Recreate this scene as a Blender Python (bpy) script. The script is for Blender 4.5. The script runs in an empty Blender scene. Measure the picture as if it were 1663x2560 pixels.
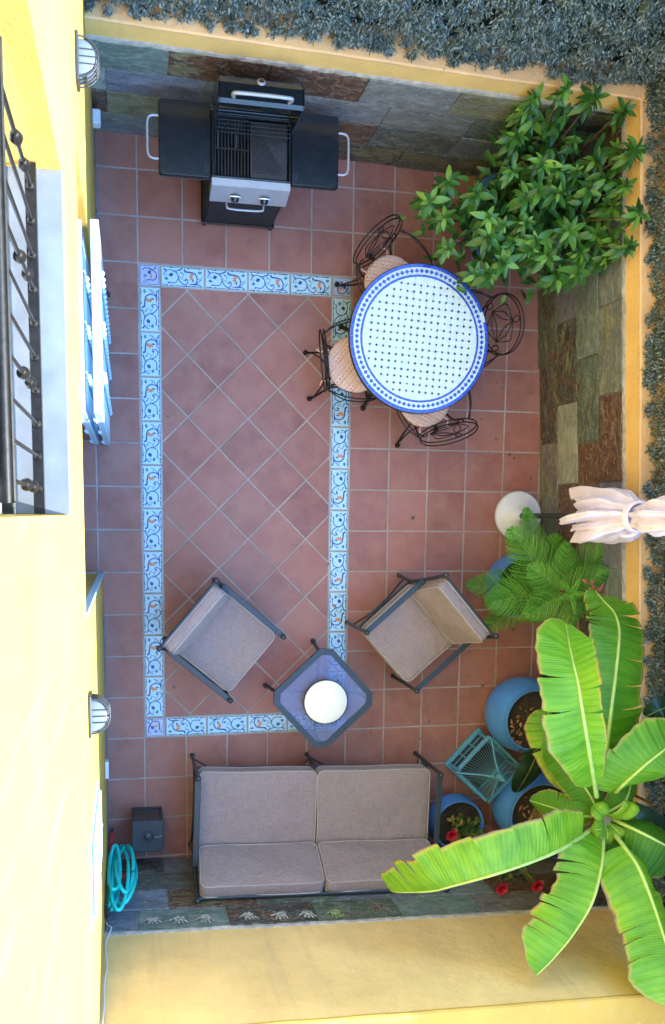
import bpy, bmesh, math, random
from math import sin, cos, pi, radians, atan2, sqrt
from mathutils import Vector, Matrix, Euler, noise
random.seed(11)
SC = bpy.context.scene
COL = SC.collection
V = Vector

# ------------------------------------------------------------------ camera
cam_d = bpy.data.cameras.new('camera')
cam = bpy.data.objects.new('camera', cam_d)
COL.objects.link(cam)
SC.camera = cam
cam.location = (-0.10591, 1.77914, 6.82466)
cam.rotation_euler = (-0.12478652, -0.2006058, 0.00931797)
cam_d.sensor_fit = 'VERTICAL'
cam_d.sensor_height = 36.0
cam_d.lens = 36.0 * 2156.393 / 2560.0
cam_d.shift_x = 0.02756
cam_d.shift_y = 0.10649
cam_d.clip_start = 0.05
cam_d.clip_end = 500

# ------------------------------------------------------------------ light
SUN_EL, SUN_AZ = radians(25), radians(-15)     # azimuth measured from +X towards +Y
to_sun = V((cos(SUN_EL) * cos(SUN_AZ), cos(SUN_EL) * sin(SUN_AZ), sin(SUN_EL)))
world = bpy.data.worlds.new('World')
SC.world = world
world.use_nodes = True
wt = world.node_tree
wt.nodes.clear()
sky = wt.nodes.new('ShaderNodeTexSky')
sky.sky_type = 'NISHITA'
sky.sun_disc = False
sky.sun_elevation = SUN_EL
sky.sun_rotation = atan2(to_sun.x, to_sun.y)
sky.air_density = 1.7
sky.dust_density = 0.0
sky.ozone_density = 5.5
bg = wt.nodes.new('ShaderNodeBackground')
bg.inputs['Strength'].default_value = 0.15
wo = wt.nodes.new('ShaderNodeOutputWorld')
wt.links.new(sky.outputs[0], bg.inputs[0])
wt.links.new(bg.outputs[0], wo.inputs[0])
sun_d = bpy.data.lights.new('sun', 'SUN')
sun_d.energy = 2.0
sun_d.angle = radians(0.6)
sun_d.color = (1.0, 0.95, 0.87)
sun = bpy.data.objects.new('sun', sun_d)
COL.objects.link(sun)
sun.location = (12, -3, 6)
sun.rotation_euler = to_sun.to_track_quat('Z', 'Y').to_euler()
SC.view_settings.view_transform = 'Standard'
SC.view_settings.look = 'None'
SC.view_settings.gamma = 1.0
SC.view_settings.use_curve_mapping = False
SC.view_settings.exposure = 3.36

# ------------------------------------------------------------------ helpers
def tag(o, label=None, cat=None, group=None, kind=None):
    if label: o['label'] = label
    if cat: o['category'] = cat
    if group: o['group'] = group
    if kind: o['kind'] = kind
    return o

def thing(name, label, cat, loc=(0, 0, 0), rz=0.0, group=None, kind=None):
    o = bpy.data.objects.new(name, None)
    o.empty_display_size = 0.1
    COL.objects.link(o)
    o.location = loc
    o.rotation_euler = (0, 0, rz)
    return tag(o, label, cat, group, kind)

def inst(name, me, parent=None, loc=(0, 0, 0), rot=(0, 0, 0), scale=None, color=None):
    o = bpy.data.objects.new(name, me)
    COL.objects.link(o)
    if parent is not None: o.parent = parent
    o.location = loc
    o.rotation_euler = rot
    if scale is not None: o.scale = scale
    if color is not None: o.color = color
    return o

class MB:
    """collects shapes and turns them into one mesh"""
    def __init__(s):
        s.v = []; s.f = []; s.sm = []; s.mi = []; s.mat = 0
    def add(s, vs, fs, smooth=False):
        b = len(s.v)
        s.v.extend([tuple(p) for p in vs])
        for f in fs:
            s.f.append([i + b for i in f]); s.sm.append(smooth); s.mi.append(s.mat)
    def box(s, c, d, ch=0.0, M=None, rz=0.0):
        hx, hy, hz = d[0] / 2, d[1] / 2, d[2] / 2
        vs = []; fs = []
        if ch <= 0:
            for x in (-hx, hx):
                for y in (-hy, hy):
                    for z in (-hz, hz): vs.append(V((x, y, z)))
            fs = [(0, 1, 3, 2), (4, 6, 7, 5), (0, 4, 5, 1), (2, 3, 7, 6), (0, 2, 6, 4), (1, 5, 7, 3)]
        else:
            ch = min(ch, hx * .49 * 2, hy * .49 * 2, hz * .49 * 2)
            idx = {}
            for sx in (-1, 1):
                for sy in (-1, 1):
                    for sz in (-1, 1):
                        idx[sx, sy, sz, 0] = len(vs); vs.append(V((sx * hx, sy * (hy - ch), sz * (hz - ch))))
                        idx[sx, sy, sz, 1] = len(vs); vs.append(V((sx * (hx - ch), sy * hy, sz * (hz - ch))))
                        idx[sx, sy, sz, 2] = len(vs); vs.append(V((sx * (hx - ch), sy * (hy - ch), sz * hz)))
            I = lambda a, b, c, k: idx[a, b, c, k]
            for q in (-1, 1):
                fs.append([I(q, -1, -1, 0), I(q, 1, -1, 0), I(q, 1, 1, 0), I(q, -1, 1, 0)][::q])
                fs.append([I(-1, q, -1, 1), I(-1, q, 1, 1), I(1, q, 1, 1), I(1, q, -1, 1)][::q])
                fs.append([I(-1, -1, q, 2), I(1, -1, q, 2), I(1, 1, q, 2), I(-1, 1, q, 2)][::q])
                for r in (-1, 1):
                    fs.append([I(q, r, -1, 0), I(q, r, -1, 1), I(q, r, 1, 1), I(q, r, 1, 0)][::-q * r])
                    fs.append([I(q, -1, r, 0), I(q, -1, r, 2), I(q, 1, r, 2), I(q, 1, r, 0)][::q * r])
                    fs.append([I(-1, q, r, 1), I(-1, q, r, 2), I(1, q, r, 2), I(1, q, r, 1)][::-q * r])
                    for t in (-1, 1):
                        fs.append([I(q, r, t, 0), I(q, r, t, 1), I(q, r, t, 2)][::q * r * t])
        T = Matrix.Translation(V(c))
        if M is not None: T = T @ M
        elif rz: T = T @ Matrix.Rotation(rz, 4, 'Z')
        s.add([T @ p for p in vs], fs)
    def tube(s, pts, r, n=8, closed=False, radii=None, caps=True, smooth=True):
        pts = [V(p) for p in pts]
        m = len(pts)
        if m < 2: return
        tang = []
        for i in range(m):
            if closed: t = pts[(i + 1) % m] - pts[i - 1]
            else: t = pts[min(i + 1, m - 1)] - pts[max(i - 1, 0)]
            if t.length < 1e-9: t = V((0, 0, 1))
            tang.append(t.normalized())
        ref = V((0, 0, 1)) if abs(tang[0].z) < .9 else V((1, 0, 0))
        u = tang[0].cross(ref).normalized()
        vs = []
        for i in range(m):
            t = tang[i]
            u = (u - t * u.dot(t))
            if u.length < 1e-6: u = t.orthogonal()
            u.normalize()
            w = t.cross(u)
            rr = radii[i] if radii else r
            for k in range(n):
                a = 2 * pi * k / n
                vs.append(pts[i] + u * (rr * cos(a)) + w * (rr * sin(a)))
        fs = []
        for i in range(m if closed else m - 1):
            j = (i + 1) % m
            for k in range(n):
                l = (k + 1) % n
                fs.append((i * n + k, i * n + l, j * n + l, j * n + k))
        s.add(vs, fs, smooth)
        if caps and not closed:
            s.add(vs[:n], [tuple(range(n))[::-1]]); s.add(vs[-n:], [tuple(range(n))])
    def bar(s, p, q, r, n=8): s.tube([p, q], r, n)
    def flat(s, p, q, w, h, up=(0, 0, 1), ch=0.0):
        """rectangular bar from p to q, w across, h along up"""
        p, q = V(p), V(q); d = q - p; L = d.length; d.normalize()
        up = V(up); up = (up - d * up.dot(d)).normalized(); sd = up.cross(d)
        M = Matrix((d, sd, up)).transposed().to_4x4()
        s.box((p + q) / 2, (L, w, h), ch, M)
    def lathe(s, prof, c=(0, 0, 0), n=24, M=None, smooth=True, a0=0.0, a1=2 * pi):
        full = abs(a1 - a0 - 2 * pi) < 1e-6
        m = n if full else n + 1
        c = V(c); vs = []; fs = []
        for r, z in prof:
            for k in range(m):
                a = a0 + (a1 - a0) * k / n
                p = V((r * cos(a), r * sin(a), z))
                if M is not None: p = M @ p
                vs.append(c + p)
        for i in range(len(prof) - 1):
            for k in range(n):
                l = (k + 1) % m
                a, b, cc, d = i * m + k, i * m + l, (i + 1) * m + l, (i + 1) * m + k
                if prof[i][0] < 1e-6: fs.append((a, cc, d))
                elif prof[i + 1][0] < 1e-6: fs.append((a, b, d))
                else: fs.append((a, b, cc, d))
        s.add(vs, fs, smooth)
    def ball(s, c, r, n=12, sz=1.0):
        m = max(4, n // 2)
        prof = [(r * sin(pi * i / m), -r * sz * cos(pi * i / m)) for i in range(m + 1)]
        prof[0] = (0, -r * sz); prof[-1] = (0, r * sz)
        s.lathe(prof, c, n)
    def prism(s, poly, z0, z1, ch=0.0, smooth=False):
        """convex-ish polygon (ccw) extruded, with an optional chamfer at the top"""
        n = len(poly); P = [V((p[0], p[1], 0)) for p in poly]
        if ch > 0:
            c = sum(P, V()) / n
            ins = []
            for i in range(n):
                a, b, d = P[i - 1], P[i], P[(i + 1) % n]
                e1 = (b - a).normalized(); e2 = (d - b).normalized()
                n1 = V((-e1.y, e1.x, 0)); n2 = V((-e2.y, e2.x, 0))
                bis = n1 + n2
                if bis.length < 1e-6: bis = n1
                bis.normalize()
                k = max(.35, bis.dot(n1))
                off = min(ch / k, (c - b).length * .6)
                ins.append(b + bis * off)
            rings = [[p + V((0, 0, z0)) for p in P], [p + V((0, 0, z1 - ch)) for p in P], [p + V((0, 0, z1)) for p in ins]]
        else:
            rings = [[p + V((0, 0, z0)) for p in P], [p + V((0, 0, z1)) for p in P]]
        vs = [p for r in rings for p in r]; fs = []
        for i in range(len(rings) - 1):
            for k in range(n):
                l = (k + 1) % n
                fs.append((i * n + k, i * n + l, (i + 1) * n + l, (i + 1) * n + k))
        s.add(vs, fs, smooth)
        b = (len(rings) - 1) * n
        s.add(vs[b:], [tuple(range(n))]); s.add(vs[:n], [tuple(range(n))[::-1]])
    def loft(s, rings, cap0=True, cap1=True, smooth=True):
        n = len(rings[0]); vs = [p for r in rings for p in r]; fs = []
        for i in range(len(rings) - 1):
            for k in range(n):
                l = (k + 1) % n
                fs.append((i * n + k, i * n + l, (i + 1) * n + l, (i + 1) * n + k))
        if cap0: fs.append(tuple(range(n))[::-1])
        if cap1: fs.append(tuple(range((len(rings) - 1) * n, len(rings) * n)))
        s.add(vs, fs, smooth)
    def mesh(s, name, mats):
        me = bpy.data.meshes.new(name)
        me.from_pydata(s.v, [], s.f)
        for m in (mats if isinstance(mats, (list, tuple)) else [mats]): me.materials.append(m)
        me.polygons.foreach_set('use_smooth', s.sm)
        me.polygons.foreach_set('material_index', s.mi)
        me.update()
        return me
    def build(s, name, mats, parent=None, **k):
        return inst(name, s.mesh(name, mats), parent, **k)

def spline(pts, n=8, closed=False):
    pts = [V(p) for p in pts]; m = len(pts); out = []
    rng = m if closed else m - 1
    for i in range(rng):
        if closed: p0, p1, p2, p3 = pts[i - 1], pts[i], pts[(i + 1) % m], pts[(i + 2) % m]
        else: p0, p1, p2, p3 = pts[max(i - 1, 0)], pts[i], pts[i + 1], pts[min(i + 2, m - 1)]
        for k in range(n):
            t = k / n
            out.append(.5 * ((2 * p1) + (p2 - p0) * t + (2 * p0 - 5 * p1 + 4 * p2 - p3) * t * t + (3 * p1 - p0 - 3 * p2 + p3) * t ** 3))
    if not closed: out.append(pts[-1])
    return out

def clip_poly(poly, n, d):
    """keep the side n.p <= d"""
    out = []
    for i in range(len(poly)):
        a, b = poly[i], poly[(i + 1) % len(poly)]
        da = n[0] * a[0] + n[1] * a[1] - d; db = n[0] * b[0] + n[1] * b[1] - d
        if da <= 0: out.append(a)
        if (da < 0 < db) or (db < 0 < da):
            t = da / (da - db); out.append((a[0] + (b[0] - a[0]) * t, a[1] + (b[1] - a[1]) * t))
    return out

def area(poly):
    return .5 * sum(poly[i - 1][0] * poly[i][1] - poly[i][0] * poly[i - 1][1] for i in range(len(poly)))

# ------------------------------------------------------------------ materials
class NT:
    def __init__(s, name):
        s.m = bpy.data.materials.new(name); s.m.use_nodes = True
        s.t = s.m.node_tree; s.t.nodes.clear()
        s.o = s.t.nodes.new('ShaderNodeOutputMaterial'); s.b = s.t.nodes.new('ShaderNodeBsdfPrincipled')
        s.t.links.new(s.b.outputs[0], s.o.inputs[0])
    def n(s, typ, **k):
        x = s.t.nodes.new(typ)
        for a, b in k.items():
            if a.startswith('i_'):
                x.inputs[int(a[2:]) if a[2:].isdigit() else a[2:].replace('_', ' ')].default_value = b
            else: setattr(x, a, b)
        return x
    def l(s, a, b): s.t.links.new(a, b)
    def coord(s, kind='Object', scale=(1, 1, 1), rnd=False):
        tc = s.n('ShaderNodeTexCoord'); mp = s.n('ShaderNodeMapping'); mp.inputs['Scale'].default_value = scale
        s.l(tc.outputs[kind], mp.inputs[0])
        if rnd:
            oi = s.n('ShaderNodeObjectInfo'); mu = s.n('ShaderNodeMath', operation='MULTIPLY', i_1=37.0)
            s.l(oi.outputs['Random'], mu.inputs[0])
            ad = s.n('ShaderNodeVectorMath', operation='ADD')
            s.l(mp.outputs[0], ad.inputs[0]); s.l(mu.outputs[0], ad.inputs[1])
            return ad.outputs[0]
        return mp.outputs[0]
    def noise(s, co, scale, detail=4, rough=.55, dist=0.0):
        x = s.n('ShaderNodeTexNoise'); x.inputs['Scale'].default_value = scale; x.inputs['Detail'].default_value = detail
        x.inputs['Roughness'].default_value = rough; x.inputs['Distortion'].default_value = dist
        s.l(co, x.inputs['Vector']); return x.outputs['Fac']
    def ramp(s, fac, stops, interp='LINEAR'):
        r = s.n('ShaderNodeValToRGB'); e = r.color_ramp.elements; r.color_ramp.interpolation = interp
        while len(e) < len(stops): e.new(.5)
        for i, (p, c) in enumerate(stops):
            e[i].position = p; e[i].color = (c[0], c[1], c[2], 1) if hasattr(c, '__len__') else (c, c, c, 1)
        s.l(fac, r.inputs[0]); return r.outputs[0]
    def mix(s, fac, a, b, mode='MIX'):
        x = s.n('ShaderNodeMix', data_type='RGBA', blend_type=mode)
        for sock, val in ((x.inputs[0], fac), (x.inputs[6], a), (x.inputs[7], b)):
            if hasattr(val, 'is_output') or hasattr(val, 'links'): s.l(val, sock)
            elif hasattr(val, '__len__'): sock.default_value = (val[0], val[1], val[2], 1)
            else: sock.default_value = val
        return x.outputs[2]
    def math(s, op, a, b=0.0, c=None):
        x = s.n('ShaderNodeMath', operation=op)
        for i, val in enumerate((a, b, c)):
            if val is None: continue
            if hasattr(val, 'links'): s.l(val, x.inputs[i])
            else: x.inputs[i].default_value = val
        return x.outputs[0]
    def bump(s, h, st=.3, d=.01):
        b = s.n('ShaderNodeBump'); b.inputs['Strength'].default_value = st; b.inputs['Distance'].default_value = d
        s.l(h, b.inputs['Height']); s.l(b.outputs[0], s.b.inputs['Normal'])
    def base(s, c):
        if hasattr(c, 'links'): s.l(c, s.b.inputs['Base Color'])
        else: s.b.inputs['Base Color'].default_value = (c[0], c[1], c[2], 1)
    def rough(s, r):
        if hasattr(r, 'links'): s.l(r, s.b.inputs['Roughness'])
        else: s.b.inputs['Roughness'].default_value = r

def simple(name, c, rough=.5, metal=0.0, var=.12, scale=30, bump=0.0, spec=.5, coat=0.0):
    k = NT(name); co = k.coord('Object', rnd=True); f = k.noise(co, scale, 5)
    lo = [x * (1 - var) for x in c]; hi = [min(1, x * (1 + var)) for x in c]
    k.base(k.ramp(f, [(.3, lo), (.7, hi)])); k.rough(k.math('MULTIPLY_ADD', f, .15, rough - .07))
    k.b.inputs['Metallic'].default_value = metal
    k.b.inputs['Specular IOR Level'].default_value = spec
    k.b.inputs['Coat Weight'].default_value = coat
    if bump: k.bump(f, bump, .004)
    return k.m

def mat_terracotta():
    k = NT('terracotta')
    co = k.coord('Object', rnd=True)
    oi = k.n('ShaderNodeObjectInfo')
    per = k.ramp(oi.outputs['Random'], [(0, (.20, .072, .058)), (.25, (.285, .108, .083)), (.5, (.25, .096, .074)), (.75, (.32, .128, .098)), (1, (.235, .096, .080))])
    big = k.noise(co, 6, 4, .6)
    fine = k.noise(co, 160, 3, .7)
    gp = k.n('ShaderNodeNewGeometry'); dust = k.noise(gp.outputs['Position'], 1.7, 5, .62); wet = k.noise(gp.outputs['Position'], 4.5, 4, .6, .6)
    c = k.mix(k.ramp(big, [(.35, 0.0), (.7, .55)]), per, (.40, .19, .16))
    c = k.mix(k.ramp(fine, [(.55, 0.0), (.8, .22)]), c, (.12, .06, .05))
    c = k.mix(k.ramp(dust, [(.40, 0.0), (.68, .38)]), c, (.40, .225, .195))
    c = k.mix(k.ramp(wet, [(.60, 0.0), (.63, .20), (.70, .05)]), c, (.14, .065, .05))
    spots = k.noise(co, 60, 2, .5)
    c = k.mix(k.ramp(spots, [(.70, 0.0), (.76, .5)]), c, (.36, .22, .18))
    k.base(c)
    k.rough(k.ramp(big, [(.2, .34), (.8, .55)])); k.b.inputs['Specular IOR Level'].default_value = .4
    k.bump(k.math('MULTIPLY_ADD', fine, .3, k.math('MULTIPLY', big, 1.5)), .12, .004)
    return k.m

def mat_slate():
    k = NT('slate')
    co = k.coord('Object', (.62, 1.25, 1), True)
    oi = k.n('ShaderNodeObjectInfo')
    base = oi.outputs['Color']
    rnd = oi.outputs['Random']
    w1 = k.noise(co, 4.2, 6, .62, 1.6)
    w2 = k.noise(co, 9, 6, .68, 1.0)
    w3 = k.noise(co, 34, 6, .72, .6)
    c = k.mix(k.ramp(w2, [(.36, .8), (.60, 0.0)]), base, k.mix(.62, base, (.03, .035, .034)))
    c = k.mix(k.ramp(w2, [(.52, 0.0), (.72, .6)]), c, k.mix(.5, base, (.42, .44, .42)))
    # rust stains with a sharp flaked edge; how much of it differs from piece to piece
    st = k.math('ADD', k.math('MULTIPLY_ADD', w3, .10, -.05), k.math('ADD', w1, k.math('MULTIPLY_ADD', oi.outputs['Alpha'], .36, -.20)))
    c = k.mix(k.ramp(st, [(.535, 0.0), (.548, .88)]), c, k.ramp(w3, [(.3, (.030, .018, .014)), (.5, (.10, .048, .028)), (.66, (.24, .115, .05)), (.8, (.40, .27, .14))]))
    st2 = k.math('ADD', w1, k.math('MULTIPLY_ADD', rnd, -.30, .20))
    c = k.mix(k.ramp(st2, [(.36, .7), (.385, 0.0)]), c, k.ramp(w2, [(.35, (.10, .105, .045)), (.65, (.26, .25, .11))]))
    v2 = k.math('ABSOLUTE', k.math('SUBTRACT', k.noise(co, 6, 4, .55, 2.8), .5))
    c = k.mix(k.ramp(v2, [(0.0, .75), (.016, 0.0)]), c, (.42, .41, .36))
    c = k.mix(k.ramp(w3, [(.58, 0.0), (.8, .5)]), c, (.40, .43, .42))
    k.base(c)
    k.rough(k.ramp(w3, [(.3, .36), (.7, .62)]))
    step = k.ramp(st, [(.53, 0.0), (.552, 1.0)])
    k.bump(k.math('ADD', k.math('MULTIPLY', w2, 1.6), k.math('ADD', k.math('MULTIPLY', step, .5), k.math('MULTIPLY', w3, .8))), .7, .014)
    return k.m

def mat_plaster(name, c, stain=.1):
    k = NT(name)
    co = k.coord('Object')
    f = k.noise(co, 1.3, 5, .6); g = k.noise(co, 90, 4, .65); t = k.noise(co, 14, 5, .65)
    drip = k.noise(k.coord('Object', (9, 9, .7)), 1.0, 4, .6)
    d = [x * (1 - stain * 1.6) for x in c]
    col = k.mix(k.ramp(g, [(.55, 0.0), (.8, .16)]), k.ramp(f, [(.3, d), (.65, c)]), [x * .75 for x in c])
    col = k.mix(k.ramp(drip, [(.56, 0.0), (.75, stain * 1.6)]), col, (.42, .33, .20))
    col = k.mix(k.ramp(t, [(.66, 0.0), (.72, stain * 1.5)]), col, (.75, .66, .50))
    crack = k.math('ABSOLUTE', k.math('SUBTRACT', k.noise(co, 2.2, 6, .6, 1.5), .5))
    col = k.mix(k.ramp(crack, [(0.0, .30), (.0035, 0.0)]), col, (.25, .17, .09))
    k.base(col)
    k.rough(.85); k.bump(k.math('ADD', g, k.math('MULTIPLY_ADD', t, 2.0, k.math('MULTIPLY', f, 6.0))), .5, .005)
    k.b.inputs['Specular IOR Level'].default_value = .25
    return k.m

def mat_fabric():
    k = NT('woven_fabric')
    a = k.noise(k.coord('Object', (300, 18, 60), True), 1.0, 3, .6)
    b = k.noise(k.coord('Object', (18, 300, 60), True), 1.0, 3, .6)
    m = k.noise(k.coord('Object', (1, 1, 1), True), 7, 3)
    w = k.math('ADD', k.math('MULTIPLY', a, .5), k.math('MULTIPLY', b, .5))
    crease = k.noise(k.coord('Object', (1, 1, 1), True), 5, 3, .6, .8)
    c = k.ramp(w, [(.32, (.20, .158, .165)), (.5, (.265, .215, .225)), (.68, (.34, .29, .305))])
    c = k.mix(k.ramp(m, [(.35, 0.0), (.75, .25)]), c, (.22, .18, .175))
    k.base(c); k.rough(.95); k.bump(k.math('MULTIPLY_ADD', crease, 16.0, w), .5, .003)
    k.b.inputs['Specular IOR Level'].default_value = .15
    k.b.inputs['Sheen Weight'].default_value = .15
    return k.m

def mat_scroll_cloth():
    k = NT('printed_cushion_cloth')
    tc = k.n('ShaderNodeTexCoord'); sp = k.n('ShaderNodeSeparateXYZ')
    nz = k.n('ShaderNodeTexNoise'); nz.inputs['Scale'].default_value = 14
    k.l(tc.outputs['Object'], nz.inputs['Vector'])
    ad = k.n('ShaderNodeVectorMath', operation='MULTIPLY_ADD')
    k.l(nz.outputs['Color'], ad.inputs[0]); ad.inputs[1].default_value = (.012, .012, 0); k.l(tc.outputs['Object'], ad.inputs[2])
    k.l(ad.outputs[0], sp.inputs[0])
    P = 2 * pi / .15
    def sn(sock, f, ph=0.0): return k.math('SINE', k.math('MULTIPLY_ADD', sock, f, ph))
    x, y = sp.outputs[0], sp.outputs[1]
    f1 = k.math('MULTIPLY', sn(x, P), sn(y, P))
    f2 = k.math('MULTIPLY', sn(x, P * 2, .8), sn(y, P * 2, .8))
    f3 = k.math('ADD', f1, k.math('MULTIPLY', f2, .8))
    f4 = k.math('ADD', f3, k.math('MULTIPLY', k.math('MULTIPLY', sn(x, P * 3), sn(y, P * 3)), .55))
    band = k.math('ABSOLUTE', k.math('SINE', k.math('MULTIPLY', f4, 2.6)))
    l1 = k.ramp(band, [(.24, 1.0), (.40, 0.0)])
    l2 = k.ramp(k.math('ABSOLUTE', k.math('SUBTRACT', f1, .12)), [(.07, 1.0), (.11, 0.0)])
    c = k.mix(l1, (.70, .55, .52), (.60, .25, .10))
    c = k.mix(k.math('MULTIPLY', l2, .8), c, (.72, .40, .18))
    k.base(c); k.rough(.95)
    k.bump(k.noise(k.coord('Object'), 300, 2), .2, .002)
    k.b.inputs['Specular IOR Level'].default_value = .1
    return k.m

def mat_leaf(name, lo, hi, young, rough=.35, trans=.35, scale=14):
    k = NT(name)
    co = k.coord('Object', rnd=True); f = k.noise(co, scale, 3)
    oi = k.n('ShaderNodeObjectInfo')
    c = k.ramp(f, [(.3, lo), (.7, hi)])
    ge = k.n('ShaderNodeNewGeometry'); isl = ge.outputs['Random Per Island']
    both = k.math('FRACT', k.math('ADD', oi.outputs['Random'], isl))
    c = k.mix(k.ramp(both, [(.35, 0.0), (1.0, .75)]), c, young)
    c = k.mix(k.ramp(both, [(0.0, .55), (.3, 0.0)]), c, [x * .55 for x in lo])
    k.base(c); k.rough(rough)
    k.b.inputs['Specular IOR Level'].default_value = .45
    tr = k.n('ShaderNodeBsdfTranslucent'); mx = k.n('ShaderNodeMixShader', i_0=trans)
    k.l(k.mix(.6, c, (young[0] * 1.2, young[1] * 1.3, young[2] * .6)), tr.inputs[0])
    k.l(k.b.outputs[0], mx.inputs[1]); k.l(tr.outputs[0], mx.inputs[2]); k.l(mx.outputs[0], k.o.inputs[0])
    return k.m

def mat_banana():
    """uses the blade's own uv: u = 0 at the midrib .. 1 at the margin, v along the leaf"""
    k = NT('banana_blade')
    uv = k.n('ShaderNodeUVMap'); uv.uv_map = 'UVMap'
    sp = k.n('ShaderNodeSeparateXYZ'); k.l(uv.outputs[0], sp.inputs[0])
    u, v = sp.outputs[0], sp.outputs[1]
    co = k.coord('Object'); f = k.noise(co, 5, 4); g = k.noise(co, 40, 4, .7)
    vein = k.math('SINE', k.math('ADD', k.math('MULTIPLY', v, 520.0), k.math('MULTIPLY', u, 16.0)))
    vein2 = k.math('SINE', k.math('ADD', k.math('MULTIPLY', v, 150.0), k.math('MULTIPLY', k.noise(co, 3, 2), 9.0)))
    c = k.ramp(f, [(.25, (.11, .32, .014)), (.5, (.20, .46, .020)), (.75, (.32, .57, .030))])
    c = k.mix(k.ramp(vein, [(.0, 0.0), (1.0, .22)]), c, (.40, .60, .08))
    c = k.mix(k.ramp(vein2, [(.2, 0.0), (1.0, .30)]), c, (.07, .25, .012))
    oi = k.n('ShaderNodeObjectInfo'); c = k.mix(1.0, c, oi.outputs['Color'], 'MULTIPLY')
    e = k.math('ADD', u, k.math('ADD', k.math('MULTIPLY_ADD', g, .12, -.06), k.math('MULTIPLY_ADD', f, .14, -.07)))
    c = k.mix(k.ramp(e, [(.87, 0.0), (.96, .85)]), c, (.52, .44, .06))
    blot = k.noise(co, 17, 4, .7); c = k.mix(k.ramp(blot, [(.66, 0.0), (.74, .45)]), c, (.40, .34, .07))
    c = k.mix(k.ramp(e, [(.955, 0.0), (.980, 1.0)]), c, k.ramp(g, [(.35, (.14, .06, .025)), (.7, (.42, .27, .16))]))
    k.base(c); k.rough(.42)
    k.b.inputs['Specular IOR Level'].default_value = .4
    k.bump(k.math('ADD', k.math('MULTIPLY', vein, .5), vein2), .45, .003)
    tr = k.n('ShaderNodeBsdfTranslucent'); mx = k.n('ShaderNodeMixShader', i_0=.42)
    k.l(k.mix(.5, c, k.mix(1.0, (.35, .60, .02), oi.outputs['Color'], 'MULTIPLY')), tr.inputs[0])
    k.l(k.b.outputs[0], mx.inputs[1]); k.l(tr.outputs[0], mx.inputs[2]); k.l(mx.outputs[0], k.o.inputs[0])
    return k.m

def mat_glass():
    k = NT('sky_tinted_table_glass')
    k.base((.42, .50, .80)); k.rough(.03)  # lavender blue of the reflected sky is put into the glass colour
    k.b.inputs['IOR'].default_value = 1.45
    tr = k.n('ShaderNodeBsdfTransparent'); tr.inputs[0].default_value = (.62, .70, .92, 1)
    mx = k.n('ShaderNodeMixShader', i_0=.30)
    f = k.noise(k.coord('Object'), 2.5, 2)
    k.l(k.ramp(f, [(.3, .18), (.7, .25)]), mx.inputs[0])
    k.l(tr.outputs[0], mx.inputs[1]); k.l(k.b.outputs[0], mx.inputs[2]); k.l(mx.outputs[0], k.o.inputs[0])
    return k.m

M_TERRA = mat_terracotta()
def mat_grout():
    k = NT('grout'); co = k.coord('Object'); f = k.noise(co, 2.5, 5, .65); g = k.noise(co, 45, 4, .7)
    c = k.ramp(f, [(.3, (.25, .22, .205)), (.55, (.36, .325, .315)), (.75, (.45, .41, .40))])
    c = k.mix(k.ramp(g, [(.55, 0.0), (.75, .5)]), c, (.16, .13, .11))
    k.base(c); k.rough(.9); k.bump(g, .4, .004); return k.m
M_GROUT = mat_grout()
M_SLATE = mat_slate()
M_MORTAR = simple('mortar', (.33, .32, .30), .9, var=.3, scale=18, bump=.4)
M_YELLOW = mat_plaster('yellow_render', (.86, .57, .205), .16)
M_LEDGE = mat_plaster('pale_orange_render', (.80, .52, .27), .20)
M_FACADE = mat_plaster('pale_yellow_render', (.56, .36, .080), .16)
M_GLAZE = simple('white_glaze', (.40, .62, .74), .16, var=.05, scale=8, coat=.4)
M_GLAZE_PINK = simple('lilac_glaze', (.38, .44, .66), .2, var=.08, scale=12, coat=.4)
M_INK = simple('blue_ink', (.008, .050, .26), .2, var=.3)
M_TEAL = simple('teal_ink', (.03, .17, .28), .2, var=.3)
M_NAVY = simple('navy_ink', (.035, .02, .10), .25, var=.4, scale=120)
M_ORANGE = simple('orange_ink', (.55, .22, .06), .25, var=.25, scale=80)
M_IRON = simple('black_wrought_iron', (.016, .015, .015), .42, .5, var=.3, scale=40, bump=.2)
M_STEEL = simple('brushed_steel', (.36, .40, .47), .42, .35, var=.04, scale=12)
M_BLACK = simple('black_enamel', (.008, .012, .020), .22, 0.0, var=.15, scale=20, coat=.3)
M_CABINET = simple('black_sheet_metal', (.010, .014, .020), .62, var=.15, scale=15)
M_YELLOW2 = mat_plaster('pale_yellow_wall_render', (.86, .61, .265), .18)
M_CAST = simple('cast_iron', (.035, .037, .042), .42, .3, var=.3, scale=70, bump=.2)
M_FRAME = simple('anthracite_metal', (.032, .045, .062), .42, .25, var=.12, scale=30)
M_FABRIC = mat_fabric()
M_PIPING = simple('piping_cord', (.36, .33, .33), .9, var=.15, scale=200)
M_CLOTH = mat_scroll_cloth()
M_PARASOL = simple('off_white_canvas', (.74, .70, .92), .9, var=.10, scale=9, bump=.25)
M_PLASTIC = simple('white_plastic', (.66, .70, .80), .45, var=.06, scale=15)
M_BLUEPOT = simple('blue_plastic', (.065, .25, .76), .38, var=.12, scale=6)
M_SOIL = simple('potting_soil', (.03, .024, .018), .95, var=.5, scale=45, bump=.9)
M_CAGE = simple('turquoise_paint', (.09, .32, .52), .5, var=.14, scale=25)
M_HOSE = simple('turquoise_hose', (.01, .66, .66), .32, var=.06, scale=40)
M_RED = simple('red_plastic', (.45, .03, .04), .4, var=.1)
M_SHUT = simple('pale_blue_lacquer', (.40, .58, .74), .35, var=.05, scale=10)
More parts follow.
